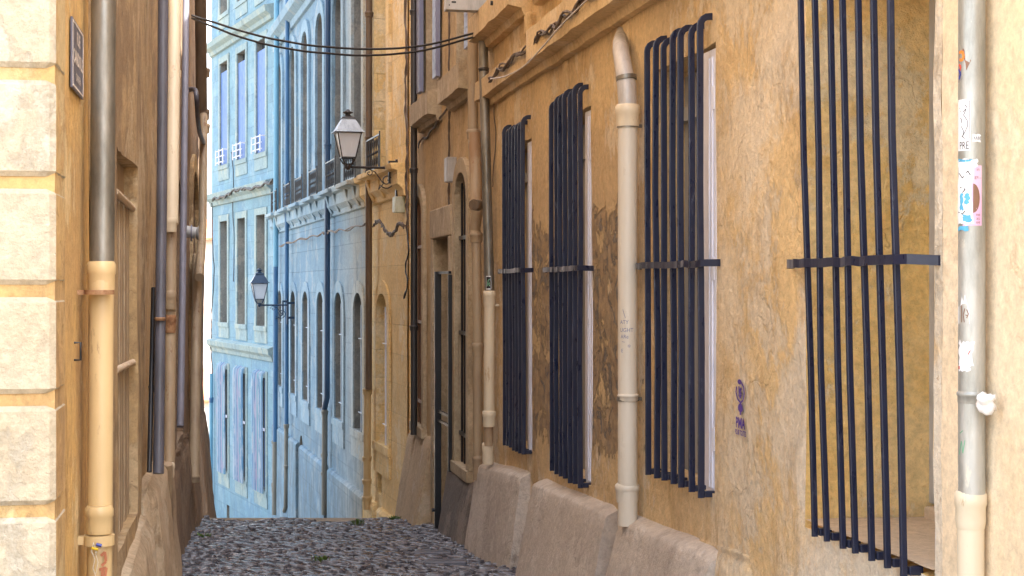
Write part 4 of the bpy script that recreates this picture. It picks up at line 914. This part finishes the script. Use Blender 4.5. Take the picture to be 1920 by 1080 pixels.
cable('white_cable', 'pale cable drooping below the twisted bundle on the ochre house', FR, [FR.p(x, y, .2) for x, y in ((920, 148), (950, 142), (985, 122), (1020, 85), (1050, 50), (1105, -4), (1180, -72))], .006, 'cablewhite', 0, 40)
cable('wall_cable', 'crooked cable stapled across the brown wall below the ledges', FR, [FR.p(x, y, .03) for x, y in ((783, 275), (792, 262), (805, 250), (818, 232), (835, 208), (842, 200), (860, 192), (876, 182))], .009, 'cablebrown', .015, 40, 2, 5)
cable('wall_cable', 'second crooked cable on the brown wall, above the first', FR, [FR.p(x, y, .03) for x, y in ((784, 230), (795, 222), (818, 198), (838, 178), (842, 168), (850, 172), (876, 152))], .008, 'cablebrown', .01, 40, 1, 6)
cable('riser_cable', 'vertical cable run dropping to the grey box on the brown wall', FR, [FR.p(842, y, .03) for y in (-40, 60, 140, 220, 300, 340, 398)] , .010, 'cablebrown', .012, 60, 2, 7)
cable('riser_cable', 'bundle of brown cables running down the yellow house edge near the lamp', F2, [F2.p(762 + 2 * math.sin(y), y, .05) for y in (-40, 60, 110, 180, 260, 330, 390, 430)], .012, 'cablebrown', .02, 60, 3, 8)
cable('riser_cable', 'thin cables dangling against the whitewashed strip of the yellow house', F2, [F2.p(x, y, .05) for x, y in ((762, 430), (766, 470), (760, 500), (764, 530), (758, 560))], .010, 'cable', .012, 30, 2, 9)
cable('ledge_cable', 'tangled cable sagging below the balcony ledge of the yellow house', F2, [F2.p(x, y, .2) for x, y in ((700, 422), (712, 415), (722, 432), (735, 440), (748, 420), (758, 425))], .010, 'cablebrown', .02, 60, 5, 10)
cable('ledge_cable', 'long cable clipped under the balcony ledge of the blue house', F2, [F2.p(x, y, .13) for x, y in ((524, 462), (560, 450), (600, 440), (612, 436), (640, 432), (685, 420))], .012, 'cablebrown', .02, 60, 2, 11)
cable('ledge_cable', 'black cable along the middle cornice of the pale house', F3, [F3.p(x, y, .2) for x, y in ((398, 374), (420, 368), (445, 356), (475, 352), (512, 340))], .028, 'cable', .03, 60, 2, 12)
cable('riser_cable', 'thin dark cable down the pale house between its windows', F3, [F3.p(x, y, .04) for x, y in ((434, 285), (438, 330), (436, 380), (439, 450), (438, 528))], .012, 'cable', .01, 40, 1, 13)
cable('riser_cable', 'dark cable hanging down the free edge of the pale house', F3, [F3.p(x, y, .08) for x, y in ((398, 380), (399, 450), (401, 520), (397, 590), (395, 650), (398, 700))], .014, 'cable', .03, 40, 1, 14)
cable('hose', 'bent dark hose sticking out of the shaded left wall', FL, [FL.p(356, 168, .02), FL.p(366, 169, .1), FL.p(369, 190, .12), FL.p(371, 225, .12), FL.p(375, 250, .12), FL.p(382, 268, .14), FL.p(386, 262, .1)], .028, 'slate_pipe', 0, 40)
cable('wall_wire', 'thin loose wire hanging beside the farthest grille', FR, [FR.p(x, y, .02) for x, y in ((926, 190), (928, 250), (927, 300), (924, 350))], .005, 'cablebrown', .01, 20, 1, 15)

# ================================================================== BOXES, SIGNS, VENT
def P(px, py, o, f=FR): return f.p(px, py, o)
sb_ = FR.s(938); MB_ = MB(); zq = FR.z(22, sb_)
T = thing('sign_box', 'grey metal box sign jutting from the wall above the zinc pipe', 'sign', FR, (sb_, 0, zq))
MB().box(sb_ - .02, sb_ + .10, .03, .49, zq, zq + .45).build('case', 'box', T, bevel=.006)
mb = MB(); mb.box(sb_ - .024, sb_ - .0202, .40, .44, zq + .06, zq + .075)
for (a, b) in ((.06, .04), (.46, .04), (.3, .1)): mb.tube([(sb_ - .021, a, zq + b), (sb_ - .026, a, zq + b)], .006, 8)
mb.build('fixings', 'black', T)
a = P(967, 12, 0); o = MB().tube([a, (a[0], .19, a[2] + .02)], .011, 8).tube([(a[0], .185, a[2] + .02), (a[0], .215, a[2] + .022)], .02, 8).build('wall_rod', 'black', None, FR, a); tag(o, 'short black iron rod sticking out beside the box sign', 'rod')
s = FR.s(856); z0 = FR.z(341, s); T = thing('junction_box', 'pale grey junction box on the brown wall at the end of a cable run', 'box', FR, (s, 0, z0))
MB().box(s - .02, s + .16, .0, .10, z0, z0 + .26).build('case', 'box', T, bevel=.006); MB().box(s - .015, s + .155, .101, .108, z0 + .01, z0 + .25).build('lid', 'box', T, bevel=.003)
s = F2.s(759); z0 = F2.z(398, s); T = thing('junction_box', 'stained white junction box under the near lamp bracket', 'box', F2, (s, 0, z0))
MB().box(s, s + .2, .0, .13, z0, z0 + .22).build('case', 'box_green', T, bevel=.006); MB().box(s + .005, s + .195, .131, .139, z0 + .01, z0 + .21).build('lid', 'box_green', T)
s = F2.s(768, .05); z0 = F2.z(505, s)
a = FL.p(343, 437, .0); T = thing('wall_vent', 'pale metal flue pipe poking from the shaded left wall', 'vent', FL, a)
MB().tube([(a[0], -.02, a[2] + .03), (a[0], .13, a[2])], .06, 16).build('flue', 'box', T)
MB().tube([(a[0], .08, a[2]), (a[0], .095, a[2])], .085, 16).build('flange', 'lav_pipe', T); MB().tube([(a[0], .131, a[2]), (a[0], .16, a[2])], [.05, .075], 16).build('cowl', 'box', T)

# letters ---------------------------------------------------------
def text_mesh(body, size, sx=1.0, bold=0.0):
    c = bpy.data.curves.new('t', 'FONT'); c.body = body; c.offset = bold; c.size = size; c.align_x = 'CENTER'; c.resolution_u = 2; c.fill_mode = 'FRONT'
    o = bpy.data.objects.new('t', c); COL.objects.link(o); bpy.context.view_layer.update()
    me = o.to_mesh(); vs = [(v.co.x * sx, v.co.y) for v in me.vertices]; fs = [tuple(p.vertices) for p in me.polygons]
    o.to_mesh_clear(); bpy.data.objects.remove(o); bpy.data.curves.remove(c); return vs, fs
# street name plaque
sa, sc_ = FL.s(135, .01), FL.s(155, .01); zt = 2.31; zb = 2.07
c = (sa + sc_) / 2; T = thing('street_sign', 'dark enamel street name plaque on the yellow plaster near the block corner', 'sign', FL, (c, 0, 2.05))
hw = abs(sa - sc_) / 2
MB().box(c - hw, c + hw, .004, .012, zb, zt).build('plate', 'plaque', T, bevel=.002)
mb = MB()
for (a0, a1, b0, b1) in ((c - hw + .006, c + hw - .006, zt - .014, zt - .008), (c - hw + .006, c + hw - .006, zb + .008, zb + .014), (c - hw + .006, c - hw + .010, zb + .0145, zt - .0145), (c + hw - .010, c + hw - .006, zb + .0145, zt - .0145)): mb.box(a0, a1, .0115, .0132, b0, b1)
def flat_text(mb, body, cx, zz, size, o, sx=1.0, flip=-1, bold=0.0):
    vs, fs = text_mesh(body, size, sx, bold); mb.add([(cx + flip * x, o, zz + y) for x, y in vs], fs)
flat_text(mb, 'RUE', c, zb + .165, .062, .0136, 1.0, bold=.0015); flat_text(mb, 'CANDOLLE', c, zb + .092, .066, .0136, .95, bold=.002); flat_text(mb, 'CARRIERA', c, zb + .035, .038, .0136, 1.0)
mb.build('lettering', 'lettering', T)
# purple stencil
c = FR.s(1394); zf = lambda y: FR.z(y, c)
T = MB(); o = .020
def flat(mb, pts, o): mb.add([(a, o, b) for a, b in pts], [tuple(range(len(pts)))])

def stroke(mb, pts, wd, o):
    for (a, b), (a2, b2) in zip(pts, pts[1:]):
        d = Vector((a2 - a, b2 - b)); d.normalize(); nx, nz_ = -d.y * wd / 2, d.x * wd / 2
        mb.add([(a + nx, o, b + nz_), (a2 + nx, o, b2 + nz_), (a2 - nx, o, b2 - nz_), (a - nx, o, b - nz_)], [(0, 1, 2, 3)])
zc = zf(745); ring = [(c + .055 * math.cos(t), zc + .055 * math.sin(t)) for t in [R(q) for q in range(100, 441, 20)]]
stroke(T, [(c + .055, zc + .045), (c + .065, zc), (c + .045, zc - .05), (c, zc - .075), (c - .045, zc - .05), (c - .062, zc), (c - .05, zc + .05), (c - .01, zc + .085)], .016, o)
flat(T, [(c + .012 + .03 * math.cos(R(t)), zc + .085 + .02 * math.sin(R(t))) for t in range(0, 360, 30)], o + .0004)
stroke(T, [(c + .0, zc - .07), (c, zc - .10)], .02, o + .0006)
flat(T, [(c + .036 * math.cos(R(t)), zc - .115 + .035 * math.sin(R(t))) for t in range(0, 360, 30)], o + .0003)
stroke(T, [(c, zc - .13), (c, zc - .17)], .02, o + .0006); stroke(T, [(c - .02, zc + .04), (c + .01, zc + .015), (c - .015, zc - .01), (c + .01, zc - .04)], .022, o + .0008)
stroke(T, [(c + .02, zc + .05), (c + .015, zc), (c + .02, zc - .03)], .02, o + .0009)
T.v = [(a, b, zf(747) + (z_ - zc + .042) * .62) for a, b, z_ in T.v]
flat_text(T, 'PMA', c, zf(802), .068, o, 1.0, bold=.0028); flat_text(T, 'POUR TOUTES', c, zf(816), .034, o, .72, bold=.0012)
T.v = [(a, warp(a, z_, .016, 1)[1] + .012 + (b - .020), z_) for a, b, z_ in T.v]
tag(T.build('stencil_graffiti', 'purple', None, FR, (c, .018, zc)), 'purple sprayed stencil of a symbol over PMA POUR TOUTES on the ochre wall', 'graffiti')
# curved stickers on pipes
def wrapper(fac, px, py, out, r):
    a = fac.p(px, py, out); s0_ = a[0]
    # angle zero faces the camera from the pipe
    cs, co = fac.X, fac.N; P0 = fac.world(s0_, out, 0); d = Vector((-P0.x, -P0.y)); d.normalize()
    th0 = math.atan2(d.x * co[0] + d.y * co[1], d.x * cs[0] + d.y * cs[1]); rt = th0 + math.pi / 2   # photo right is +angle
    def f(u, v, lift=0): # u metres of arc to the right in the picture, v height
        # camera right direction is th0 + 90deg or -90deg; test
        t = th0 + SG * u / r; return (s0_ + (r + lift) * math.cos(t), out + (r + lift) * math.sin(t), a[2] + v)
    q = fac.world(s0_ + .1 * math.cos(th0 + .3), out + .1 * math.sin(th0 + .3), 0); q2 = P0
    SG = 1 if q.x / q.y > q2.x / q2.y else -1
    return f
def wrap_patch(mb, f, u0, u1, v0, v1, lift, nu=10, rag=0, seed=0):
    rnd = random.Random(seed); vs = []
    for j in range(7):
        for i in range(nu + 1):
            uu = u0 + (u1 - u0) * i / nu; vv = v0 + (v1 - v0) * j / 6
            if rag: 
                if j in (0, 6): vv += rnd.uniform(-rag, rag)
                if i in (0, nu): uu += rnd.uniform(-rag, rag)
            vs.append(f(uu, vv, lift))
    mb.add(vs, [(j * (nu + 1) + i, j * (nu + 1) + i + 1, (j + 1) * (nu + 1) + i + 1, (j + 1) * (nu + 1) + i) for j in range(6) for i in range(nu)], True)
def wrap_text(mb, f, body, u, v, size, lift, sx=1.0):
    vs, fs = text_mesh(body, size, sx); mb.add([f(u + x, v + y, lift) for x, y in vs], fs)
def wrap_poly(mb, f, pts, lift): mb.add([f(u, v, lift) for u, v in pts], [tuple(range(len(pts)))])
def wrap_stroke(mb, f, pts, wd, lift):
    for (a, b), (a2, b2) in zip(pts, pts[1:]):
        d = Vector((a2 - a, b2 - b)); d.normalize(); nx, ny = -d.y * wd / 2, d.x * wd / 2
        mb.add([f(a + nx, b + ny, lift), f(a2 + nx, b2 + ny, lift), f(a2 - nx, b2 - ny, lift), f(a - nx, b - ny, lift)], [(0, 1, 2, 3)])
YN = FR.y(FR.s(1822, .055), .055); rN = 50 * YN / F / 2; U = YN / F                    # metres per photo pixel there
f = wrapper(FR, 1822, 400, .055, rN)
V = lambda py: (400 - py) * U
def sticker(name, label, parts, at):
    T = thing(name, label, 'sticker', FR, FR.p(1822, at, .055), 'stickers on the right pipe')
    for nm, mt, mb in parts: mb.build(nm, mt, T)
T1 = MB(); L_ = .0006
wrap_poly(T1, f, [(-.052, V(95)), (-.028, V(93)), (-.002, V(117)), (-.016, V(133)), (-.034, V(150)), (-.052, V(156))], L_)
c1 = MB(); wrap_stroke(c1, f, [(-.046, V(100)), (-.032, V(98)), (-.026, V(108)), (-.034, V(116)), (-.044, V(112))], .009, L_ * 2)
c2 = MB(); wrap_stroke(c2, f, [(-.05, V(122)), (-.038, V(126)), (-.044, V(134))], .008, L_ * 2); c3 = MB(); wrap_stroke(c3, f, [(-.05, V(130)), (-.04, V(140)), (-.048, V(150))], .008, L_ * 2.4)
sticker('sticker', 'dark diamond sticker with orange and blue scrawl, topmost on the pipe', [('print', 'brownprint', T1), ('orange_scrawl', 'orange', c1), ('red_scrawl', 'redpaper', c2), ('blue_scrawl', 'blueplastic', c3)], 156)
T1 = MB(); wrap_patch(T1, f, -.058, -.003, V(284), V(188), L_); c1 = MB()
wrap_text(c1, f, 'PRE', -.026, V(281), .036, L_ * 2, .62)
for q in ([(-.006, V(191)), (-.006, V(262))], [(-.05, V(191)), (-.006, V(191))]): wrap_stroke(c1, f, q, .0015, L_ * 2)
for q in ([(-.045, V(204)), (-.02, V(199)), (-.016, V(203)), (-.04, V(210))], [(-.030, V(212)), (-.018, V(206)), (-.024, V(216))], [(-.028, V(216)), (-.014, V(228)), (-.014, V(240)), (-.024, V(252)), (-.034, V(258))], [(-.04, V(222)), (-.034, V(226)), (-.036, V(232))], [(-.036, V(238)), (-.026, V(248)), (-.030, V(258)), (-.022, V(262))]): wrap_stroke(c1, f, q, .0022, L_ * 2.2)
sticker('sticker', 'white sticker with a line drawing and the letters PRE', [('paper', 'paper', T1), ('print', 'inkblack', c1)], 284)
T1 = MB(); wrap_patch(T1, f, .002, .030, V(268), V(254), L_, 5, .002, 3); c1 = MB()
for i in range(4): wrap_stroke(c1, f, [(.006 + i * .006, V(264)), (.009 + i * .006, V(258)), (.010 + i * .006, V(265))], .0012, L_ * 2)
sticker('sticker', 'tiny torn white sticker with scribbles right of the PRE sticker', [('paper', 'paper', T1), ('scribble', 'inkblack', c1)], 268)
T1 = MB(); wrap_patch(T1, f, -.03, .034, V(424), V(312), L_); c1 = MB(); wrap_poly(c1, f, [(.004 + .022 * math.cos(R(t)), V(373) + .048 * math.sin(R(t))) for t in range(-90, 91, 15)], L_ * 2)
c2 = MB(); [wrap_text(c2, f, t_, .020, V(y_), .015, L_ * 2.2) for t_, y_ in (('in', 322), ('ge...', 336), ('ne', 406), ('as', 413), ('ue', 420))]
c3 = MB(); wrap_patch(c3, f, -.055, .003, V(422), V(312), L_ * 2.6, 8, .006, 5); wrap_patch(c3, f, -.055, .018, V(316), V(300), L_ * 2.7, 8, .004, 6)
c4 = MB(); [wrap_patch(c4, f, a, b, V(y1), V(y0), L_ * 3.4, 4, .004, i + 9) for i, (a, b, y0, y1) in enumerate(((-.04, -.028, 364, 394), (-.022, -.008, 364, 384), (-.05, .0, 300, 305), (-.03, .0, 404, 416), (-.052, -.01, 426, 433)))]
c5 = MB(); [wrap_stroke(c5, f, q, .003, L_ * 4) for q in ([(-.046, V(325)), (-.03, V(335)), (-.012, V(322)), (-.004, V(330))], [(-.04, V(352)), (-.02, V(356)), (-.03, V(362))], [(-.05, V(398)), (-.03, V(402)), (-.02, V(396))])]
sticker('sticker', 'torn pink poster with a brown half disc, layered under ripped blue and white paper', [('paper', 'pinkpaper', T1), ('half_disc', 'brownprint', c1), ('lettering', 'brownprint', c2), ('torn_paper', 'paper', c3), ('blue_scraps', 'bluepaper', c4), ('scribble', 'inkblack', c5)], 432)
T1 = MB(); wrap_poly(T1, f, [(-.052, V(607)), (-.006, V(607)), (-.006, V(580)), (-.012, V(572)), (-.018, V(560)), (-.022, V(552)), (-.028, V(566)), (-.034, V(556)), (-.04, V(572)), (-.052, V(575))], L_)
c1 = MB(); [wrap_stroke(c1, f, q, .0028, L_ * 2) for q in ([(-.034, V(604)), (-.034, V(572))], [(-.024, V(604)), (-.028, V(590)), (-.022, V(578))], [(-.016, V(596)), (-.010, V(588)), (-.016, V(580))], [(-.012, V(592)), (-.02, V(590))])]
sticker('sticker', 'torn white sticker with brown figures, middle of the pipe', [('paper', 'paper', T1), ('print', 'brownprint', c1)], 607)
T1 = MB(); wrap_patch(T1, f, -.05, .008, V(685), V(640), L_, 8, .008, 8); wrap_patch(T1, f, -.05, -.004, V(695), V(680), L_ * 1.3, 8, .003, 9); c1 = MB(); wrap_stroke(c1, f, [(-.012, V(664)), (-.004, V(656))], .003, L_ * 2); wrap_patch(c1, f, -.052, -.044, V(692), V(686), L_ * 2, 2)
sticker('sticker', 'shredded white sticker above the pipe collar', [('paper', 'paper', T1), ('red_mark', 'redpaper', c1)], 695)
c1 = MB(); [wrap_stroke(c1, f, q, .003, L_) for q in ([(-.048, V(852)), (-.036, V(826)), (-.03, V(848)), (-.022, V(824))], [(-.044, V(812)), (-.03, V(806))])]
c1.build('green_scrawl', 'greenpaint', NP)
# marker writing on the cream pipe
Yc = FR.y(FR.s(1177, .085), .085); rC = 37 * Yc / F / 2; U = Yc / F; f = wrapper(FR, 1177, 620, .085, rC); V = lambda py: (620 - py) * U
mb = MB(); [wrap_text(mb, f, t_, u_, V(y_), s_, .0006, .9) for t_, u_, y_, s_ in (('ATY', -.022, 607, .032), ('UGHT', -.008, 622, .034), ('ARe', -.02, 634, .032), ('*', .008, 656, .05), ('E', -.035, 660, .03))]
wrap_stroke(mb, f, [(-.03, V(580)), (-.014, V(596))], .003, .0006); wrap_stroke(mb, f, [(-.035, V(640)), (-.018, V(641))], .003, .0006)
mb.build('pen_scribble', 'ink', CP)
# red spray on the left pipe
f = wrapper(FL, 186, 1050, .075, .046); U = FL.y(FL.s(186)) / F; V = lambda py: (1050 - py) * U
mb = MB(); [wrap_stroke(mb, f, q, .010, .0008) for q in ([(.006, V(1040)), (.02, V(1034)), (.024, V(1050)), (.008, V(1056))], [(.0, V(1062)), (.026, V(1060)), (.02, V(1076)), (.004, V(1078))], [(.012, V(1062)), (.010, V(1082))])]
mb.build('red_scrawl', 'redpaint', LP)
f2_ = wrapper(FR, 922, 555, .09, 10 * 13.7 / F + .001)
mb = MB(); Yz = FR.y(FR.s(918, .09), .09); f2_ = wrapper(FR, 918, 530, .09, 9 * Yz / F); wrap_patch(mb, f2_, -.034, .014, -.06, .06, .001); sq = mb
T = thing('sticker', 'small square black and white sticker on the zinc pipe', 'sticker', FR, FR.p(918, 545, .09)); mb.build('paper', 'paper', T)
mb = MB(); wrap_patch(mb, f2_, -.030, .010, -.052, .052, .002); mb.build('print', 'inkblack', T)
mb = MB(); [wrap_stroke(mb, f2_, q, .006, .003) for q in ([(-.02, -.03), (-.012, .02), (0, .03)], [(0, -.03), (-.008, -.01), (.002, .0)])]; mb.build('mark', 'greenpaint', T)

# crumpled bag stuck behind the collar
def blob(parent_args, c, rs, mat, seed, label, cat, name, fac):
    mb = MB(); n, m = 18, 12; vs = []
    for j in range(m + 1):
        ph = math.pi * j / m
        for i in range(n):
            t = 2 * math.pi * i / n; d = Vector((math.sin(ph) * math.cos(t), math.sin(ph) * math.sin(t), math.cos(ph)))
            k = 1 + .7 * noise.noise(d * 1.6 + Vector((seed, 0, 0))) + .22 * noise.noise(d * 4 + Vector((0, seed, 0)))
            vs.append((c[0] + d.x * rs[0] * k, c[1] + d.y * rs[1] * k, c[2] + d.z * rs[2] * k))
    mb.add(vs, [(j * n + i, j * n + (i + 1) % n, (j + 1) * n + (i + 1) % n, (j + 1) * n + i) for j in range(m) for i in range(n)], True)
    tag(mb.build(name, mat, None, fac, c), label, cat)
c = FR.p(1846, 757, .06); blob(None, (c[0], .055, c[2]), (.027, .03, .03), 'bag', 3, 'crumpled white plastic bag tucked behind the pipe collar', 'bag', 'plastic_bag', FR)
# string with plastic bits on left pipe
a = FL.p(178, 1012, .13); b = FL.p(184, 1074, .13)
T = thing('tied_string', 'pale string with yellow and blue plastic bits tied round the left pipe strap', 'string', FL, a)
mb = MB(); f = wrapper(FL, 186, 1012, .075, .058)
mb.tube([f(-.02, 0), f(-.026, -.03), f(-.014, -.06, .004), f(-.022, -.09), f(-.012, -.12)], .0016, 6); mb.tube([f(-.02, .0), f(-.008, -.035, .004), f(-.02, -.05), f(-.03, -.03), f(-.018, -.02), f(-.004, -.07), f(-.012, -.11)], .0014, 6); mb.build('cord', 'string', T)
mb = MB(); mb.tube([f(-.024, -.020, .003), f(-.004, -.024, .005)], .005, 8); mb.build('yellow_bit', 'yellowplastic', T)
mb = MB(); mb.tube([f(-.010, -.006, .003), f(.008, -.012, .004)], .006, 8); mb.build('blue_bit', 'blueplastic', T)

# ================================================================== STREET ODDMENTS
def weed(px, py, lab, sz=1.0, seed=0):
    rnd = random.Random(seed)
    Yd = 1.163 / ((py - HY) / F - .091); x = (px - CX) / F * Yd; z = ground_z(Yd); mb = MB()
    for i in range(40):
        a = rnd.uniform(0, 6.28); rr = rnd.uniform(0, .09) * sz; bx, by = x + rr * math.cos(a), Yd + rr * math.sin(a); h = rnd.uniform(.02, .05) * sz; l = rnd.uniform(.015, .04) * sz
        tip = (bx + l * math.cos(a), by + l * math.sin(a), z + h + .02); wv = (.008 * math.sin(a), -.008 * math.cos(a))
        mb.add([(bx, by, z - .01), (bx + l * .5 * math.cos(a) + wv[0], by + l * .5 * math.sin(a) + wv[1], z + h * .7 + .02), tip, (bx + l * .5 * math.cos(a) - wv[0], by + l * .5 * math.sin(a) - wv[1], z + h * .7 + .02)], [(0, 1, 2, 3)])
    tag(mb.build('weed', 'leaf', None, FW, (x, Yd, z)), lab, 'weed', 'weeds between the cobbles')
weed(668, 984, 'largest tuft of weed, in the cobbles below the slate blue pipe', 1.0, 1); weed(602, 1054, 'weed tuft nearest the camera in mid street', .8, 2) 
weed(740, 976, 'weed at the foot of the yellow buttress', .8, 5); weed(380, 1012, 'weed at the foot of the left wall', 1.0, 6)
for (px, py, w_, d_, lb) in ((812, 1038, .17, .5, 'flat dark drain slab in the cobbles, farther of two'), (835, 1056, .18, .5, 'flat dark drain slab in the cobbles, nearer of two')):
    Yd = 1.163 / ((py - HY) / F - .091); x = (px - CX) / F * Yd; z = ground_z(Yd) + .045
    mb = MB(); mb.box(x - w_, x + w_, Yd - .12, Yd + .12, z - .06, z - .02, Matrix.Rotation(-.091, 3, 'X')); tag(mb.build('drain_cover', 'slate_pipe', None, FW, (x, Yd, z), bevel=.01), lb, 'drain cover', 'drain slabs')
# drain pipes at gap
T = pipe(F3, 'drainpipe', 'grey blue downpipe on the free edge of the pale house seen in the gap', .1, [('pipe', 'sky_pipe', [(396, 700), (395, 975)], 7)], [(396, 745, 755, 9, 'blue_pipe', 'collar')])
